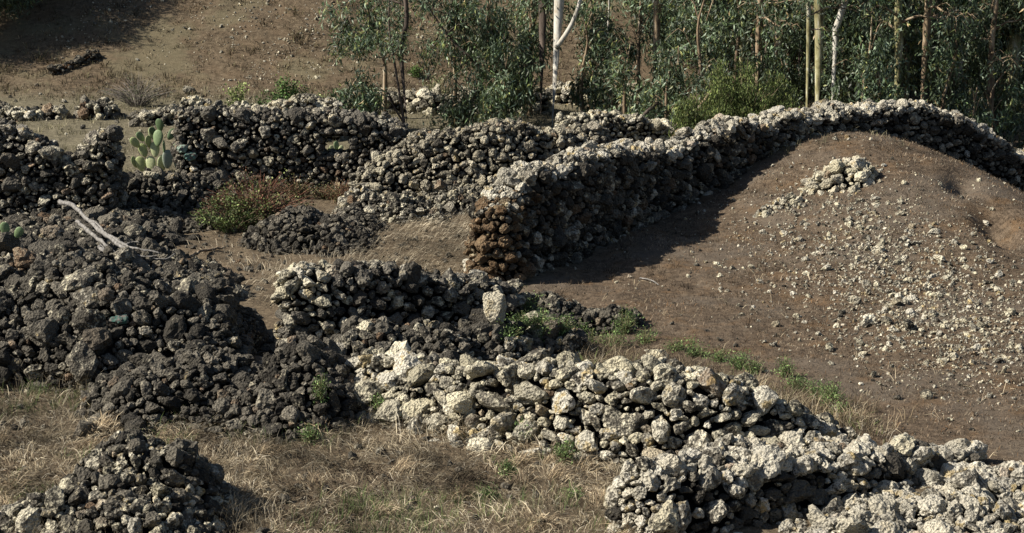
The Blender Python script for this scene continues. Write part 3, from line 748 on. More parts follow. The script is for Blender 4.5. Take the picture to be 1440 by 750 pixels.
# big hanging foliage left of the white trunk
def leafy(px, y0, y1, wpx, Y, label, seed, n, nper=24, name='eucalyptus_sapling', group=None, bark='bark_tan', cat='sapling'):
    g = np.random.default_rng(seed)
    x = at_px(px, Y); zb = float(H(x, Y)); zt, zl = PY(px, y0, Y)[2], max(PY(px, y1, Y)[2], zb + .1); w = wpx / (F / project((x, Y, 1.))[2][0]) / 2
    r = thing(name, (x, Y, zb), label, cat, group)
    zt -= zb; zl -= zb
    p = smooth_path([(0, 0, -.1), (g.normal(0, .05), 0, zt * .4), (g.normal(0, .12), 0, zt * .75), (g.normal(0, .15), 0, zt)], 12)
    ge = Geo(); ge.add(*tube(p, np.linspace(.035 + .01 * zt, .01, 12), 6, .1)); link('trunk', ge.mesh('trunk', M[bark], True), r)
    cen = []
    nb = max(5, n // 7)
    for j in range(nb):
        z = zl + (zt - zl) * (j + g.random()) / nb; f = (z - zl) / max(zt - zl, .1); q = p[min(int(z / zt * 11), 11)]
        az = g.uniform(0, 6.28); l = w * g.uniform(.35, 1.1) * (1 - .35 * f)
        e = np.array([q[0] + l * math.cos(az), q[1] + .8 * l * math.sin(az), z]); tp = np.stack([np.array([q[0], q[1], z * .8]), (q + e) / 2 + [0, 0, .15], e])
        ge = Geo(); ge.add(*tube(smooth_path(tp, 6), np.linspace(.016, .004, 6), 4)); link('branch', ge.mesh('branch', M[bark], True), r)
        for _ in range(7): cen.append(e * (1 - .35 * g.random()) + np.array([q[0], q[1], z]) * .0 + g.normal(0, 1, 3) * (.16, .16, .16))
    ge = Geo(); ge.add(*leaf_cloud(g, np.array(cen), int(nper * 1.7), (.12, .12, .14), .19, .021, 1.0, EUC, EUW)); link('crown', ge.mesh('crown', M['leaf']), r)
    return r
leafy(690, -30, 95, 120, 47.6, 'leafy tall blue green gum sapling left of the white trunk', 51, 90)
leafy(710, 75, 172, 76, 46.6, 'low bushy gum sapling hanging over the foot of the white trunk', 52, 80)
leafy(745, -50, 95, 120, 49.3, 'leafy gum sapling filling the gap just behind the white trunk', 57, 80)
leafy(830, -40, 70, 120, 50.5, 'open gum sapling crown right of the white trunk near the top', 58, 50)
leafy(640, -30, 60, 90, 48.6, 'thin leafed gum sapling above the arching one on the hillside edge', 53, 40)
leafy(497, 105, 168, 85, 46.8, 'low round grey green gum sapling just left of the slim two stemmed tree', 54, 60)
leafy(540, -40, 14, 110, 48.8, 'high thin gum crown at the very top left of the slim tree', 55, 36)
leafy(655, 125, 180, 55, 47.2, 'small grey sapling growing up through the long pale field wall', 56, 18)

# --- the stand on the right
PROTO = [tree_meshes(20 + i, h, r, l, hm, nb, bl, 190, 34, bark=bk, droop=.45) for i, (h, r, l, hm, nb, bl, bk) in enumerate([
    (7.0, .12, (.3, .1), .22, 15, 1.9, 'bark_tan'), (7.5, .14, (-.4, .2), .30, 14, 1.8, 'bark_mossy'), (6.5, .09, (.3, -.2), .20, 15, 1.7, 'bark_dark'),
    (8.0, .13, (.1, .2), .30, 14, 2.0, 'bark_dark'), (6.0, .08, (-.3, 0), .14, 15, 1.6, 'bark_tan')])]
BARE = [tree_meshes(30 + i, 8.0, r, l, .42, 9, 1.8, 60, 18, bark=bk) for i, (r, l, bk) in enumerate([(.15, (.1, .1), 'bark_mossy'), (.10, (-.5, 0), 'bark_white'), (.13, (.1, 0), 'bark_tan'), (.21, (-.2, .2), 'bark_mossy'), (.12, (.2, .1), 'bark_white'), (.075, (-.35, 0), 'bark_mossy')])]
for px, Y, k, sc, lab in [
    (1147, 43.6, 0, .95, 'mossy yellow green gum trunk rising straight behind the crest of the long wall'),
    (1133, 43.0, 5, .85, 'thin pale leaning gum trunk just left of the mossy one behind the wall crest'),
    (1168, 45.0, 4, .9, 'grey white gum trunk just right of the mossy one behind the wall crest'),
    (918, 47.5, 2, 1., 'tan barked gum trunk with a broken side limb right of the white gum'),
    (1256, 44.5, 0, .8, 'mossy gum trunk lit near its foot above the right half of the long wall'),
    (1292, 45.2, 2, .9, 'brown gum trunk above the highest right stretch of the long wall'),
    (1424, 46.0, 3, .95, 'thick mossy gum trunk near the right edge'),
    (850, 49.5, 4, .42, 'slender pale stemmed gum halfway between the white gum and the tan one'),
    (1060, 46.0, 2, .8, 'straight brown gum trunk behind the dark green heath bush'),
    (1345, 46.8, 4, .8, 'pale slim gum trunk between the brown one and the thick mossy one'),
    (1385, 45.0, 2, .75, 'reddish brown gum trunk just left of the thick mossy one')]:
    x = at_px(px, Y); plant(BARE[k], x, Y, RNG.uniform(-.3, .3), sc, label=lab)
GRP = 'gum trees deep in the stand on the right'
for i in range(52):
    px = 955 + 540 * ((i * .618034) % 1); Y = 45.5 + 13.0 * ((i * .7548) % 1)
    if px < 985 and Y < 51: continue
    plant(PROTO[i % 5], at_px(px, Y), Y, RNG.uniform(0, 6.28), RNG.uniform(.8, 1.1), label='leafy gum tree crowded among many others in the dense stand on the right', group=GRP)
GRP2 = 'gum saplings along the back of the long wall'
SAPL = ['right behind the upper left of the heath bush', 'behind the top right of the heath bush', 'low down left of the tan barked gum', 'between the white gum and the tan barked gum', 'at the foot of the leaning pale log', 'left of the mossy trunk lit near its foot',
        'between the brown and the pale slim trunks', 'drooping over the lower right end of the long wall', 'at the foot of the grey white trunk', 'high between the mossy and the brown trunk', 'cut by the right edge beside the wall end', 'topmost above the heath bush',
        'small and bright against the wall where it starts to fall', 'topmost beside the tan barked gum', 'low between heath bush and the thin leaning trunk', 'left of the heath bush above the log', 'dark and low behind the pale wall of long stones', 'high left of the thick mossy trunk', 'tiny on the wall top left of the lit mossy trunk']
for i, (px, y0, y1, w, Y) in enumerate([(985, -20, 130, 120, 45.0), (1085, 10, 120, 110, 45.5), (880, 60, 170, 90, 46.5), (820, 20, 150, 90, 48.5), (935, 90, 195, 80, 45.2), (1215, 20, 140, 110, 44.0), (1325, 30, 160, 110, 44.6), (1395, 90, 230, 90, 44.6),
                                      (1180, 60, 150, 80, 46.), (1270, -10, 90, 100, 47.), (1440, 40, 240, 100, 45.3), (1030, -30, 60, 120, 47.5), (1360, 120, 200, 60, 43.9), (900, -30, 60, 110, 48), (1110, 80, 150, 60, 46.5), (960, 60, 190, 100, 46.4), (865, 110, 180, 80, 47.5), (1390, -30, 100, 120, 45.5), (1240, 100, 150, 70, 43.2)]):
    leafy(px, y0, y1, w, Y, 'bushy blue green gum sapling ' + SAPL[i], 70 + i, 40, group=GRP2)
DENSE = [tree_meshes(60 + i, 4.2, .12, (.1, .1), .05, 20, 1.7, 260, 60, bark='bark_dark', droop=.3, spread=(.28, .28, .28), leaf=.24) for i in range(2)]
for i in range(14):
    px = 945 + 520 * ((i * .618034 + .3) % 1); Y = 51.5 + 6.5 * ((i * .7548 + .1) % 1)
    plant(DENSE[i % 2], at_px(px, Y), Y, i * 1.1, .95 + .25 * ((i * .37) % 1), label='leafy gum tree crowded among many others in the dense stand on the right', group=GRP)
# dark trees at the upper left, and the rest of their row beyond the frame
for i, (x, y, sc) in enumerate([(*G(-10, 52)[:2], .8), (*G(40, 14)[:2], .8), (-16.2, 60.6, 1.0), (-16.7, 58.8, 1.05), (-17.0, 57.2, 1.0), (-15.9, 63.0, 1.0), (-17.6, 62.0, 1.1), (-17.2, 59.8, 1.1), (-17.9, 56.2, .9), (*G(5, 5)[:2], .8)]):
    plant(DENSE[i % 2], x, y, i * 1.3, sc, label='dark dense tree on the shaded slope in the upper left corner', group='dark trees in the upper left corner')

# --- shrubs
def shrub(name, pos, rx, ry, h, nst, ncl, nper, leaf, wid, cols, wts, label, cat, seed, group=None, down=-.3, spread=.07, stemc=(.16, .12, .08), flop=.8, low=.25, thick=.008):
    g = np.random.default_rng(seed)
    r = thing(name, pos, label, cat, group); ge = Geo(); tips = []
    for i in range(nst):
        az = g.uniform(0, 6.28); q = math.sqrt(g.random()); e = np.array([rx * q * math.cos(az), ry * q * math.sin(az), h * (1 - .55 * q * q) * g.uniform(low + .35, 1.05)])
        m = e * np.array([.45, .45, .6]) + g.normal(0, .03 * h, 3)
        p = smooth_path([(e[0] * .1, e[1] * .1, -.05), m, e], 6); ge.add(*tube(p, np.linspace(thick, thick * .4, 6), 4), (np.array(stemc) * g.uniform(.7, 1.3)))
        tips.append(p)
    link('stem', ge.mesh('stem', M['twig']), r)
    if ncl:
        tp = np.array(tips)
        k = g.integers(0, nst, ncl); f = g.uniform(low, 1, ncl) * 5; i0 = np.minimum(f.astype(int), 4); cen = tp[k, i0] + (tp[k, i0 + 1] - tp[k, i0]) * (f - i0)[:, None]
        ge = Geo(); ge.add(*leaf_cloud(g, cen, nper, spread, leaf, wid, down, cols, wts, flop)); link('foliage', ge.mesh('foliage', M['shrub']), r)
    return r
GRN = [(.06, .11, .03), (.09, .15, .04), (.04, .075, .025), (.13, .17, .05)]
def gpos(px, Y): x = at_px(px, Y); return (x, Y, float(H(x, Y)))
shrub('bush', gpos(402, 47.6), .85, .5, 1.2, 40, 300, 12, .07, .022, GRN, [.4, .3, .2, .1], 'rounded mid green bush behind the middle of the back wall', 'bush', 201)
shrub('bush', gpos(338, 47.4), .42, .35, 1.2, 26, 110, 10, .08, .022, [(.16, .19, .07), (.12, .16, .05)], [.5, .5], 'upright yellow green bush behind the back wall, left of the rounded one', 'bush', 202, stemc=(.3, .26, .16))
shrub('bush', gpos(458, 47.3), .5, .4, .95, 26, 110, 10, .08, .02, [(.15, .17, .07), (.10, .14, .05)], [.5, .5], 'pale yellowish bush behind the back wall, right of the rounded one', 'bush', 203, stemc=(.3, .26, .16))
shrub('bush', gpos(196, 51.0), 1.15, .7, .95, 130, 130, 7, .05, .014, [(.09, .10, .055), (.12, .12, .08)], [.6, .4], 'sprawling grey half bare shrub at the foot of the hill', 'bush', 204, stemc=(.17, .15, .13))
shrub('bush', tuple(G(585, 109)), .2, .2, .32, 26, 120, 10, .05, .012, [(.05, .09, .02), (.07, .11, .03)], [.5, .5], 'tiny round dark green bush alone on the brown hillside', 'bush', 205)
shrub('bush', gpos(612, 51.2), .55, .3, .9, 26, 90, 8, .10, .012, [(.17, .18, .09), (.12, .15, .07)], [.5, .5], 'thin pale reedy bush beyond the long pale field wall', 'bush', 206, stemc=(.32, .28, .18))
HEA = [(.07, .095, .028), (.095, .12, .036), (.045, .065, .022), (.13, .14, .045)]
shrub('heath_bush', gpos(1045, 41.8), 1.25, .9, 2.15, 110, 1500, 22, .08, .011, HEA, [.4, .3, .2, .1], 'large dark olive heath bush leaning over the long wall', 'bush', 207, down=-1.2, flop=.45, spread=.075)
shrub('heath_bush', gpos(978, 41.0), .6, .5, 1.45, 50, 500, 20, .08, .011, HEA, [.4, .3, .2, .1], 'lower heath bush left of the large one by the leaning pale log', 'bush', 208, down=-1.2, flop=.45, spread=.07)
p = G(362, 322)
shrub('bush', tuple(p), 1.15, .7, 1.15, 170, 520, 9, .05, .017, [(.085, .105, .035), (.14, .15, .06), (.115, .062, .040), (.085, .055, .038)], [.3, .2, .26, .24], 'reddish and green bush in front of the dark back wall', 'bush', 209, stemc=(.16, .075, .05), spread=.05)
p = G(330, 326)
shrub('bush', tuple(p), .9, .6, .75, 90, 300, 9, .055, .018, [(.07, .10, .03), (.12, .15, .055)], [.6, .4], 'low green leafy bush at the left foot of the reddish one', 'bush', 210, spread=.05)
p = G(480, 285)
shrub('bush', tuple(p), .5, .4, .5, 80, 110, 8, .04, .01, [(.10, .10, .045), (.14, .07, .04)], [.6, .4], 'brown scrubby bush between the reddish bush and the collapsed wall', 'bush', 211, stemc=(.15, .09, .06), spread=.05)
for k, (px, w, h) in enumerate([(270, .5, .35), (415, .5, .5), (458, .35, .3)]):
    p = gpos(px, 38.3); shrub('bush', p, w, .35, h, 70, 120, 8, .04, .011, [(.09, .09, .04), (.10, .07, .042), (.06, .075, .025)], [.45, .25, .3], ['low dark scrub at the left foot of the back wall', 'reddish scrub at the foot of the back wall behind the large bush', 'brown scrub at the foot of the back wall under the window'][k], 'bush', 230 + k, stemc=(.12, .07, .045), spread=.05)
# green weeds
WEED = [(.085, .135, .045), (.13, .19, .065), (.055, .09, .03), (.17, .20, .09)]
def weed(px, py, wpx, hpx, label, seed, group=None, n=1.0):
    p = hit(px, py); s = 1 / ppm(p)
    return shrub('green_weed', tuple(p - [0, 0, .03]), wpx * s / 1.8, wpx * s / 2.3, 1.35 * hpx * s, int(16 + 12 * n), int(80 * n), 9, .045, .006, WEED, [.4, .3, .2, .1], label, 'weed', seed, group, down=-.5, spread=.04, stemc=(.13, .13, .06), low=.15, thick=.005)
ORD = 'first second third fourth fifth sixth seventh eighth ninth tenth'.split()
for i, (px, py, w, h, n) in enumerate([(742, 442, 40, 30, 1), (762, 470, 55, 34, 1.4), (716, 476, 50, 22, 1.1), (735, 460, 36, 22, 1), (790, 470, 40, 26, .8), (878, 470, 34, 38, 1), (862, 488, 50, 24, .9), (905, 482, 44, 20, .6), (835, 482, 46, 18, .5), (815, 470, 30, 18, .5)]):
    weed(px, py, w, h, ORD[sorted([742, 762, 716, 735, 790, 878, 862, 905, 835, 815]).index(px)] + ' bright green weed from the left in the patch right of the cream boulder', 300 + i, 'green weeds right of the cream boulder', n)
for i, (px, py, w, h, n) in enumerate([(950, 492, 36, 16, .7), (978, 500, 40, 20, .8), (1040, 518, 44, 24, 1.1), (1062, 524, 34, 18, .8), (1102, 530, 24, 30, .7), (1125, 548, 40, 22, 1), (1150, 562, 40, 26, 1.2), (1170, 575, 44, 34, 1.6), (1180, 585, 34, 16, .8), (1010, 508, 36, 16, .6)]):
    weed(px, py, w, h, ORD[sorted([950, 978, 1040, 1062, 1102, 1125, 1150, 1170, 1180, 1010]).index(px)] + ' fresh green weed from the left in the row behind the front wall', 320 + i, 'green weeds along the front wall top', n)
for px, py, w, h, n, lab in [(795, 655, 34, 40, 1.2, 'green weed at the foot of the pale front wall, biggest down on the straw'), (738, 612, 22, 16, .7, 'small green weed between the lower stones of the front wall'), (715, 672, 26, 26, .6, 'thin dull green weed on the straw left of the biggest one'), (683, 700, 24, 16, .6, 'small flat green weed low on the straw'),
                             (436, 624, 26, 26, .8, 'green weed beside a dark stone in the straw below the dark slump'), (532, 570, 16, 16, .5, 'tiny green weed at the left foot of the front wall'), (805, 700, 26, 12, .5, 'low green weed near the left end of the nearest wall'), (452, 565, 26, 36, .6, 'yellowish weed growing up the foot of the dark slump')]:
    weed(px, py, w, h, lab, int(px), None, n)

# --- prickly pears
def pad_mesh(seed, col):
    v, t = ico(3); g = np.random.default_rng(seed)
    z = v[:, 2]; w = .60 * (1 + .22 * z) * np.ones_like(z)
    V = np.stack([v[:, 0] * w, v[:, 1] * .17, z + 1.0], 1); V[:, 1] += .06 * (V[:, 0] ** 2)
    return mesh_tris('pad', V, t, True, np.broadcast_to(np.array(col), (len(V), 3)), M['cactus'])
PADS = [pad_mesh(i, c) for i, c in enumerate([(.27, .31, .14), (.15, .21, .10), (.35, .385, .21), (.085, .13, .06), (.19, .22, .17)])]
def pear(base, pads, label, group=None):
    """pads: pixel offsets right and up of the pad's foot, height in pixels, turn, tilt, depth, colour"""
    s = 1 / ppm(base); r = thing('prickly_pear', tuple(base), label, 'cactus', group)
    for dx, dz, hp, rz, tilt, dy, k in pads:
        o = link('pad', PADS[k], r, (dx * s, dy, dz * s)); o.rotation_euler = (random.uniform(-.25, .25), tilt, rz + random.uniform(-.5, .6)); o.scale = (hp * s / 2.2,) * 3
    return r
b = np.array(gpos(216, 41.2))
pear(b, [(-4, 0, 26, .3, -.1, 0, 2), (8, 0, 28, 1.0, .15, .05, 2), (-16, 0, 26, .2, -.3, .05, 0), (18, 6, 30, .5, .2, -.05, 4), (2, 22, 24, .2, -.05, 0, 2), (-12, 22, 22, .8, -.3, .02, 0), (14, 24, 24, 1.2, .25, .04, 1), (6, 38, 26, .1, .05, -.08, 1), (-6, 34, 22, .5, -.4, .1, 0), (-20, 36, 20, .3, -.7, .0, 0),
         (10, 58, 22, .2, .05, 0, 3), (2, 52, 16, .5, -.5, .05, 3), (20, 46, 20, .6, .6, .06, 3), (26, 24, 20, .3, .5, .1, 1), (-26, 6, 20, 1., -.4, .1, 0), (-14, 44, 18, .4, -.6, .05, 1), (-2, 46, 20, .8, -.1, .12, 2), (30, 4, 26, .4, .2, .12, 4)],
     'tall pale green prickly pear in the gap right of the stone pillar')
b = np.array(gpos(472, 42.5)); b[2] += .0
pear(b + np.array([0, 0, .35]), [(-3, -7, 11, .2, -.5, 0, 2), (1, -6, 15, .4, .0, .03, 1), (4, -7, 11, .3, .6, 0, 2), (-7, -8, 10, .5, -.9, .05, 0), (0, -24, 20, .3, 0, 0, 0)], 'small sunlit prickly pear seen through the window of the back wall')
b = hit(17, 352)
pear(b, [(0, -4, 26, .3, 0, .03, 3), (-6, 20, 24, .3, -.12, -.02, 1), (7, 18, 22, .4, .55, -.04, 1)], 'dark prickly pear with two raised pads among the rubble at the left edge')
b = np.array(gpos(16, 41.0))
pear(b + np.array([0, 0, .5]), [(-6, -24, 26, .3, -.3, 0, 3), (6, -24, 28, .6, .35, 0, 3), (-12, -2, 18, .3, -.4, 0, 1), (8, -2, 18, .3, .4, 0, 3)], 'dark prickly pear peeping over the far left ruined wall')

# --- single stones with a look of their own
def rock(px, py, wpx, hpx, kind, label, seed, name='boulder', cat='boulder', rz=0., group=None, dy=0.0):
    p = hit(px, py + hpx * .35); s = 1 / ppm(p)
    v, t = stone_shape(500 + seed, 3, .8)
    sc = np.array([wpx * s / 2.1, wpx * s / 2.4, hpx * s / 2.0])
    o = link(name, mesh_tris(name, v * sc, t, False, None, M[kind]), None, (p[0], p[1] + dy, p[2] + sc[2] * .55)); o.rotation_euler = (0, 0, rz)
    return tag(o, label, cat, group)
b_ = rock(697, 436, 48, 46, 'boulder', 'big cream boulder between the wall stub and the green weeds', 1, dy=-.12); b_.location.z += .12
rock(578, 381, 24, 28, 'dark', 'upright dark boulder standing on top of the broken wall stub', 2)
rock(214, 243, 20, 12, 'boulder', 'white stone at the foot of the tall prickly pear', 3, dy=-.1)
rock(1221, 450, 20, 18, 'far', 'pale rock alone on the open lower slope of the mound', 4)
rock(1246, 450, 20, 14, 'mid', 'grey lichened rock just right of the pale rock on the mound', 5)
rock(1204, 655, 34, 24, 'top', 'knobbly grey rock set in the lit crest of the nearest wall', 6)
rock(1362, 676, 50, 40, 'top', 'largest knobbly pale rock of the lower right corner', 7)
rock(1270, 628, 38, 30, 'pale', 'pointed pale rock standing up on the crest of the nearest wall', 8)
rock(925, 500, 34, 22, 'pale', 'pale pointed rock on top of the lit front wall', 9)
rock(935, 725, 54, 48, 'pale', 'large yellowish rock at the left end of the nearest wall', 10)
rock(865, 700, 40, 40, 'pale', 'grey rounded rock at the outer left corner of the nearest wall', 11)
rock(910, 655, 36, 28, 'pale', 'smooth grey rock on the upper left corner of the nearest wall', 12)
# painted stones are pieces of their walls
def painted(stack, px, py, w, h, col, label):
    m, nt, b_ = new_mat('old_turquoise_paint'); pos = N(nt, 'ShaderNodeNewGeometry').outputs['Position']
    nt.links.new(ramp(nt, noise(nt, pos, 16, 4), [(.42, (.10, .09, .08)), (.52, col)]), b_.inputs['Base Color'])
    p = hit(px, py); s = 1 / ppm(p); v, t = stone_shape(700 + px, 3)
    o = link('painted_stone', mesh_tris('painted_stone', v * np.array([w * s / 2, .08, h * s / 2]), t, False, None, m), stack.root, tuple(p + np.array([0, -.07, 0]) - stack.base)); o['label'] = label
painted(STACKS[5], 266, 219, 20, 12, (.10, .20, .17), 'stone with old turquoise paint')
painted(STACKS[5], 258, 208, 14, 12, (.20, .27, .22), 'stone with pale green paint')
painted([q for q in STACKS if q.name == 'rubble_heap'][0], 171, 449, 24, 14, (.035, .085, .07), 'stone with faded teal paint')

# --- dead wood
def branch_thing(name, strands, label, cat, mat='deadwood'):
    base = np.array(strands[0][0][0]); r = thing(name, tuple(base), label, cat)
    for pts, r0, r1 in strands:
        ge = Geo(); p = smooth_path(np.array(pts) - base, 22); ge.add(*tube(p + np.random.default_rng(len(pts) + int(r0 * 999)).normal(0, r0 * .22, p.shape), np.linspace(r0, r1, 22) * np.random.default_rng(int(r1 * 9999)).uniform(.85, 1.15, 22), 8, .35, len(pts))); link('limb', ge.mesh('limb', M[mat], True), r)
    return r
q = lambda L: [PY(*a) for a in L]
branch_thing('dead_branch', [
    (q([(83, 283, 31.8), (104, 290, 31.2), (122, 308, 30.4), (143, 326, 29.6), (163, 341, 28.9), (190, 359, 28.3)]), .037, .028),
    (q([(108, 311, 31.0), (128, 328, 30.0), (147, 343, 29.1), (160, 357, 28.4), (172, 371, 28.0)]), .033, .029),
    (q([(143, 326, 29.6), (162, 336, 29.0), (178, 346, 28.6), (194, 350, 28.4), (226, 356, 28.3)]), .028, .012),
    (q([(139, 348, 28.9), (150, 357, 28.5), (162, 364, 28.2)]), .028, .02), (q([(142, 351, 28.8), (160, 358, 28.4), (190, 360, 28.2)]), .022, .02),
    (q([(122, 308, 30.35), (138, 316, 30.0), (150, 330, 29.3), (170, 345, 28.8), (186, 352, 28.4)]), .02, .014), (q([(104, 291, 31.2), (96, 285, 31.6), (88, 284, 31.8)]), .022, .008), (q([(152, 336, 29.4), (160, 334, 29.2), (168, 337, 29.0)]), .014, .005),
    (q([(176, 344, 28.65), (188, 340, 28.7), (196, 341, 28.6)]), .011, .004), (q([(150, 357, 28.5), (146, 349, 28.6), (140, 343, 28.7)]), .014, .006), (q([(190, 359, 28.25), (205, 361, 28.2), (222, 359, 28.15)]), .016, .006),
    (q([(214, 364, 28.2), (234, 364, 28.2), (246, 357, 28.3)]), .012, .008)],
    'bleached grey dead branch with two long limbs lying on the dark rubble', 'dead branch')
a = hit(255, 372, .05); b = hit(316, 353, .06); m_ = hit(285, 360, .09)
branch_thing('dead_stick', [([a, m_, b], .035, .018)], 'straight pale stick on the dark earth right of the bleached branch', 'stick', 'bark_tan')
branch_thing('fallen_log', [(q([(945, 198, 41.0), (965, 172, 41.5), (984, 150, 42.0), (1001, 131, 42.4)]), .06, .05)], 'pale bare log leaning in front of the heath bush', 'log', 'bark_tan')
branch_thing('fallen_log', [(q([(872, 196, 44.5), (905, 162, 45.0), (925, 145, 45.3)]), .05, .03)], 'thin dead trunk leaning right below the tan barked gum', 'log', 'bark_dark')
branch_thing('dead_sapling', [(q([(680, 172, 46.8), (664, 142, 46.9), (652, 128, 47.0), (638, 109, 47.0)]), .022, .012)], 'bare crooked sapling bending left before the long pale field wall', 'dead sapling', 'bark_dark')
branch_thing('dead_stick', [([hit(900, 392, .01), hit(915, 398, .05), hit(927, 402, .01)], .012, .008)], 'small white curved stick on the smooth slope by the shadow of the long wall', 'stick')

# ================================================================== grass, pebbles, loose stones
def on_ground(x, y): return np.stack([x, y, H(x, y)], 1)
def blades(name, label, pts, length, width, lean, ang, cols, wts, g, mat='grass', clump=None, curl=.35):
    n = len(pts); L = length * g.uniform(.5, 1.3, n); le = np.clip(lean + g.normal(0, .18, n), 0, .97)
    th = le * math.pi / 2
    hd = np.stack([np.cos(ang), np.sin(ang), np.zeros(n)], 1)
    up = np.array([0, 0, 1.0])
    wd = np.stack([-np.sin(ang), np.cos(ang), np.zeros(n)], 1) * (.6) + g.normal(0, .5, (n, 3)); wd /= np.linalg.norm(wd, axis=1)[:, None]
    W_ = (width * g.uniform(.6, 1.3, n))[:, None] / 2
    c1 = np.cos(th * .7)[:, None] * up + np.sin(th * .7)[:, None] * hd
    th2 = np.clip(th * 1.0 + curl, 0, 1.75)
    c2 = np.cos(th2)[:, None] * up + np.sin(th2)[:, None] * hd
    b0 = pts - up * .01; m = pts + c1 * (L * .5)[:, None]; e = m + c2 * (L * .5)[:, None]
    e[:, 2] = np.maximum(e[:, 2], pts[:, 2] + .004)
    V = np.stack([b0 - wd * W_, b0 + wd * W_, m - wd * W_ * .8, m + wd * W_ * .8, e], 1).reshape(-1, 3)
    b = (np.arange(n) * 5)[:, None]
    T = np.concatenate([b + [0, 1, 3], b + [0, 3, 2], b + [2, 3, 4]])
    k = g.choice(len(cols), n, p=np.asarray(wts) / sum(wts))
    soil = np.clip(1.05 + 1.2 * fbm(pts[:, 0] * 1.2, pts[:, 1] * 1.2, seed=201) + .9 * fbm(pts[:, 0] * 4.5, pts[:, 1] * 4.5, seed=203, o=2), .2, 2.0)
    col = np.repeat(np.asarray(cols)[k] * (g.uniform(.7, 1.3, n) * soil)[:, None], 5, 0)
    return tag(link(name, mesh_tris(name, V, T, False, col, M[mat])), label, 'grass', kind='stuff')
STRAW = [(.30, .255, .175), (.20, .165, .11), (.13, .103, .07), (.40, .36, .28), (.06, .046, .032)]
def inpoly(x, y, poly):
    poly = np.asarray(poly); r = np.zeros(len(x), bool); j = len(poly) - 1
    for i in range(len(poly)):
        xi, yi = poly[i]; xj, yj = poly[j]
        c = ((yi > y) != (yj > y)) & (x < (xj - xi) * (y - yi) / (yj - yi + 1e-12) + xi); r ^= c; j = i
    return r
def scatter(g, n, x0, x1, y0, y1, poly=None, mask=None):
    x, y = g.uniform(x0, x1, n), g.uniform(y0, y1, n); k = np.ones(n, bool)
    if poly is not None: k &= inpoly(x, y, poly)
    if mask is not None: k &= g.random(n) < mask(x, y)
    return x[k], y[k]
def tufts(g, x, y, per, rad):
    cx, cy = np.repeat(x, per), np.repeat(y, per); a = g.uniform(0, 6.283, len(cx)); r = rad * np.sqrt(g.random(len(cx)))
    return cx + r * np.cos(a), cy + r * np.sin(a), a, np.repeat(np.arange(len(x)), per)
g = np.random.default_rng(77)
FG = [(-8, 17.5), (1.5, 17.5), (1.6, 19.5), (1.3, 21.8), (-.4, 23.0), (-1.6, 24.0), (-3.2, 24.6), (-5.0, 25.3), (-8, 26)]
# lying straw, combed by the wind
x, y = scatter(g, 42000, -8, 1.8, 17.5, 26, FG)
a = 9 * fbm(x * .8, y * .8, seed=91, o=3) + .4 + g.normal(0, .9, len(x))
blades('dry_straw', 'dry flattened straw covering the foreground', on_ground(x, y), .17, .0075, .93, a, STRAW, [.3, .25, .22, .13, .10], g)
x, y = scatter(g, 3200, -8, 1.8, 17.5, 26, FG, lambda x, y: .04 + .96 * sstep(.02, .25, fbm(x * .9, y * .9, seed=93)))
px_, py_, a, ti = tufts(g, x, y, 22, .09)
main = (12 * fbm(x * .9, y * .9, seed=91, o=2))[ti]
blades('dry_grass_tufts', 'dry straw tufts in the foreground', on_ground(px_, py_), .20, .006, .76, main + g.normal(0, .8, len(a)), STRAW, [.25, .25, .25, .1, .15], g)
x, y = scatter(g, 5200, -8, 1.8, 17.5, 25, FG, lambda x, y: sstep(.05, .3, fbm(x * .7 + 9, y * .7, seed=95)) * .5 + .8 * np.exp(-(((x + 1.55) / .55) ** 2 + ((y - 19.6) / .6) ** 2)) + .8 * np.exp(-(((x + 4.9) / .5) ** 2 + ((y - 19.0) / .3) ** 2)))
px_, py_, a, ti = tufts(g, x, y, 9, .05)
blades('green_grass', 'sparse green grass among the straw in the foreground', on_ground(px_, py_), .20, .006, .35, a, [(.08, .125, .042), (.13, .155, .065), (.20, .18, .105)], [.4, .3, .3], g)
# tall dry stalks along the feet of the heaps
lines = [((-6.6, 24.9), (-3.0, 24.6)), ((-3.4, 24.3), (-.8, 23.1)), ((-1.2, 23.1), (1.2, 21.9)), ((-4.0, 20.2), (-2.6, 19.6)), ((-5.6, 19.3), (-4.2, 18.8))]
xs, ys = [], []
for (xa, ya), (xb, yb) in lines:
    t = g.random(150); xs.append(xa + (xb - xa) * t + g.normal(0, .15, 150)); ys.append(ya + (yb - ya) * t + g.normal(0, .2, 150))
x, y = np.concatenate(xs), np.concatenate(ys); px_, py_, a, ti = tufts(g, x, y, 5, .07)
blades('dry_stalks', 'tall dry stalks along the feet of the walls', on_ground(px_, py_), .36, .006, .32, a, STRAW, [.3, .3, .2, .15, .05], g)
# yard
YD = [xy(225, 415), xy(250, 330), xy(500, 300), xy(660, 285), xy(720, 300), xy(640, 400), xy(600, 430), xy(400, 440)]
x, y = scatter(g, 34000, -7, 1, 28.5, 38.5, YD, lambda x, y: .10 + .90 * sstep(-5.2, -1.2, x + 2.2 * fbm(x * 1.3, y * 1.3, seed=8)))
a = 5 * fbm(x * .5, y * .4, seed=97, o=2) + .2 + g.normal(0, .4, len(x))
blades('yard_grass', 'fine pale dry grass in the yard inside the walls', on_ground(x, y), .22, .007, .72, a, [(.33, .29, .215), (.25, .215, .155), (.17, .145, .10), (.09, .072, .05)], [.3, .3, .2, .2], g)
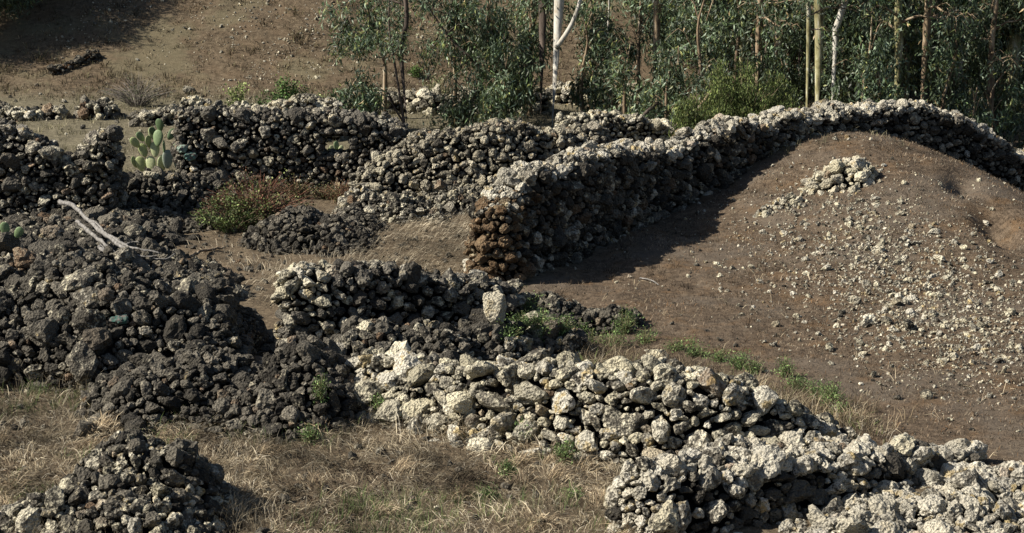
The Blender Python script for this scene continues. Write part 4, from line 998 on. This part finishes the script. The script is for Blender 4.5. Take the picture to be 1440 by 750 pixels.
# mound stubble
def moundmask(x, y): return (y < lineL(x) - .3) & (y > np.interp(x, [-3, -1.4, 1.1, 3, 6, 20], [26, 25, 23.4, 23.0, 21.4, 20.9]))
x, y = scatter(g, 120000, -.5, 14, 21, 41, None, lambda x, y: moundmask(x, y) * (.35 + .65 * sstep(-.2, .25, fbm(x * .9, y * .9, seed=101))))
blades('mound_stubble', 'short dead stubble on the brown mound', on_ground(x, y), .075, .008, .6, g.uniform(0, 6.28, len(x)), [(.15, .115, .08), (.09, .068, .048), (.24, .20, .145), (.12, .07, .034), (.04, .03, .022)], [.3, .27, .13, .15, .15], g)
x, y = scatter(g, 500, .5, 12, 21, 32, None, lambda x, y: moundmask(x, y) * .35)
px_, py_, a, ti = tufts(g, x, y, 3, .03)
blades('mound_straws', 'single pale straws on the brown mound', on_ground(px_, py_), .26, .006, .8, a, [(.45, .38, .26), (.34, .28, .18)], [.5, .5], g)
# tufts along the back of the front wall
t = g.random(260); wx = np.interp(t, [0, .3, .6, 1], [.0, 1.6, 3.0, 4.5]); wy = np.interp(t, [0, .3, .6, 1], [26.4, 25.4, 24.6, 22.9])
px_, py_, a, ti = tufts(g, wx + g.normal(0, .2, 260), wy + g.normal(0, .25, 260), 14, .1)
blades('dry_grass_tufts', 'dry grass along the back of the front wall', on_ground(px_, py_), .28, .007, .45, a, STRAW + [(.13, .17, .06)], [.25, .25, .2, .1, .1, .1], g)
# valley and hill
x, y = scatter(g, 4200, -14, 8, 38.5, 54, None, lambda x, y: .35 + .65 * sstep(-.1, .2, fbm(x * .7, y * .7, seed=103)))
px_, py_, a, ti = tufts(g, x, y, 9, .11)
blades('valley_grass', 'dull dry grass on the flat ground behind the ruin', on_ground(px_, py_), .17, .012, .4, a, [(.19, .17, .11), (.145, .135, .078), (.10, .095, .05), (.25, .22, .15), (.06, .052, .034)], [.25, .28, .2, .12, .15], g)
x, y = scatter(g, 15000, -19, 14, 52.5, 78, None, lambda x, y: .3 + .7 * sstep(-.2, .2, fbm(x * .5, y * .5, seed=105)))
px_, py_, a, ti = tufts(g, x, y, 7, .13)
blades('hill_grass', 'low brown scrub and dry grass on the hillside', on_ground(px_, py_), .13, .02, .45, a, [(.13, .097, .062), (.08, .06, .036), (.05, .037, .024), (.11, .11, .058), (.20, .165, .11)], [.27, .27, .24, .13, .09], g)

# loose stones: the larger ones singly, the grit as one mass
def loose(n, sampler, kind, rad, label, group, name='loose_stone'):
    for i in range(n):
        p, s = sampler(i)
        if p is None: continue
        o = link(name, stone_mesh(kind, int(g.integers(0, NV))), None, (p[0], p[1], float(H(p[0], p[1])) + s * .25))
        o.rotation_euler = (g.normal(0, .4), g.normal(0, .4), g.uniform(0, 6.28)); o.scale = s * np.array([g.uniform(.9, 1.4), g.uniform(.8, 1.2), g.uniform(.55, .95)])
        tag(o, label, 'stone', group)
def fan(i):
    t = g.random() ** .75; c = (1150 + 240 * t, 270 + 220 * t); px, py = c[0] + g.normal(0, 72), c[1] + g.normal(0, 46)
    if px > 1445 or px < 960: return None, 0
    p = G(px, py); s = min(.035 + g.exponential(.022), .13)
    return p, s
loose(185, fan, 'far', 0, 'pale loose stone in the fan spilling down the brown mound', 'loose stones on the mound')
def strew(i):
    px, py = g.uniform(860, 1440), g.uniform(300, 640); p = G(px, py)
    return (p, .025 + g.exponential(.012)) if moundmask(np.array([p[0]]), np.array([p[1]]))[0] else (None, 0)
loose(40, strew, 'mid', 0, 'small grey stone lying singly on the smooth lower slope', 'single stones on the lower slope')
ST = [G(g.uniform(130, 700), g.uniform(-5, 125)) for _ in range(34)]
def hillst(i):
    c = ST[i % 34]; k = g.normal(0, 1); p = np.array([c[0] + .55 * k + g.normal(0, .12), c[1] + 1.1 * k + g.normal(0, .2), 0])
    return p, .024 + g.exponential(.014)
loose(75, hillst, 'far', 0, 'pale stone among the streaks strewn up the brown hillside', 'pale stones strewn on the hillside')
def pebbles(name, label, x, y, r, kind):
    n = len(x); z = H(x, y) + r * .2
    o = joined_stones(name, np.stack([x, y, z], 1), r, g.uniform(0, 6.28, (n, 3)), g.uniform(.6, 1.3, (n, 3)), M[kind])
    tag(o, label, 'pebbles')
n = 9000; t = g.random(n) ** .8; a0, b0 = G(1150, 270), G(1420, 520)
pebbles('pebbles', 'pale grit on the brown mound', a0[0] + (b0[0] - a0[0]) * t + g.normal(0, 1.1, n), a0[1] + (b0[1] - a0[1]) * t + g.normal(0, 1.6, n), .007 + g.exponential(.009, n), 'far')
x, y = scatter(g, 2600, -.5, 13, 21, 40, None, lambda x, y: moundmask(x, y) * .6)
pebbles('pebbles', 'dark and grey grit on the lower slope', x, y, .010 + g.exponential(.007, len(x)), 'mid')
n = 1500; k = g.integers(0, 34, n); s_ = np.array(ST)[k]; w = g.normal(0, 1, n)
pebbles('pebbles', 'pale grit in streaks on the hillside', s_[:, 0] + .65 * w + g.normal(0, .22, n), s_[:, 1] + 1.3 * w + g.normal(0, .4, n), .016 + g.exponential(.009, n), 'far')

x, y = scatter(g, 1500, -9, .5, 28, 38.5, YD); pebbles('pebbles', 'dark grit on the earth of the yard', x, y, .014 + g.exponential(.014, len(x)), 'dark')
x, y = scatter(g, 700, -14, 4, 38.8, 54); pebbles('pebbles', 'grey grit on the flat behind the ruin', x, y, .016 + g.exponential(.016, len(x)), 'mid')
x, y = scatter(g, 260, -7, 1.5, 19, 25, FG); pebbles('pebbles', 'stray dark stones in the straw', x, y, .02 + g.exponential(.02, len(x)), 'dark')

x, y = scatter(g, 2600, -.5, 14, 21, 41, None, lambda x, y: moundmask(x, y) * sstep(.0, .3, fbm(x * .6, y * .6, seed=111)))
px_, py_, a, ti = tufts(g, x, y, 12, .06)
blades('mound_tufts', 'small withered tufts on the brown mound', on_ground(px_, py_), .09, .008, .5, a, [(.11, .085, .058), (.06, .045, .03), (.17, .14, .10), (.03, .023, .017)], [.3, .3, .15, .25], g)

x, y = scatter(g, 1500, -19, 14, 53, 76, None, lambda x, y: sstep(-.05, .25, fbm(x * .35, y * .35, seed=121)))
px_, py_, a, ti = tufts(g, x, y, 26, .2)
blades('hill_scrub', 'dark low scrub tussocks on the hillside', on_ground(px_, py_), .22, .022, .4, a, [(.07, .055, .033), (.05, .037, .024), (.10, .09, .045), (.14, .11, .07)], [.3, .3, .25, .15], g)

t = g.random(420); wx = np.interp(t, [0, .35, .7, 1], [.0, 1.4, 3.0, 4.4]) + g.normal(0, .25, 420); wy = np.interp(t, [0, .35, .7, 1], [26.6, 26.0, 24.6, 23.2]) + g.normal(0, .35, 420)
px_, py_, a, ti = tufts(g, wx, wy, 12, .1)
blades('dead_weed_stems', 'brown dead stems among the green weeds behind the front wall', on_ground(px_, py_), .30, .008, .35, a, [(.10, .075, .048), (.17, .135, .085), (.05, .038, .025), (.25, .21, .14)], [.35, .3, .2, .15], g)

# tussocks and long pale straws in the foreground
x, y = scatter(g, 60, -8, 1.8, 17.5, 25.5, FG)
n_ = len(x); px_, py_, a, ti = tufts(g, x, y, 130, .16); rr = np.hypot(px_ - x[ti], py_ - y[ti]); comb = g.uniform(0, 6.28, n_)[ti]
o_ = on_ground(px_, py_); o_[:, 2] += np.maximum(.10 - rr * .6, 0)
blades('straw_tussocks', 'matted straw tussocks in the foreground', o_, .24, .007, .82, np.where(g.random(len(a)) < .65, comb + g.normal(0, .5, len(a)), a), [(.36, .30, .205), (.26, .205, .13), (.16, .12, .078), (.07, .05, .034)], [.3, .3, .25, .15], g)
x, y = scatter(g, 2600, -8, 1.8, 17.5, 25.5, FG); o_ = on_ground(x, y); o_[:, 2] += .03
blades('long_straws', 'long bleached straws lying in the foreground', o_, .30, .008, .97, 9 * fbm(x * .8, y * .8, seed=91, o=3) + g.normal(0, .8, len(x)), [(.36, .315, .225), (.26, .225, .16)], [.5, .5], g, curl=.05)
x, y = scatter(g, 3200, -8, 1.8, 17.5, 25.5, FG, lambda x, y: sstep(.0, .25, fbm(x * .9 + 4, y * .9, seed=131)))
px_, py_, a, ti = tufts(g, x, y, 10, .12)
blades('dark_litter', 'dark rotted grass litter in hollows of the foreground', on_ground(px_, py_), .10, .016, .85, a, [(.05, .038, .026), (.03, .023, .016), (.09, .066, .043)], [.4, .3, .3], g)
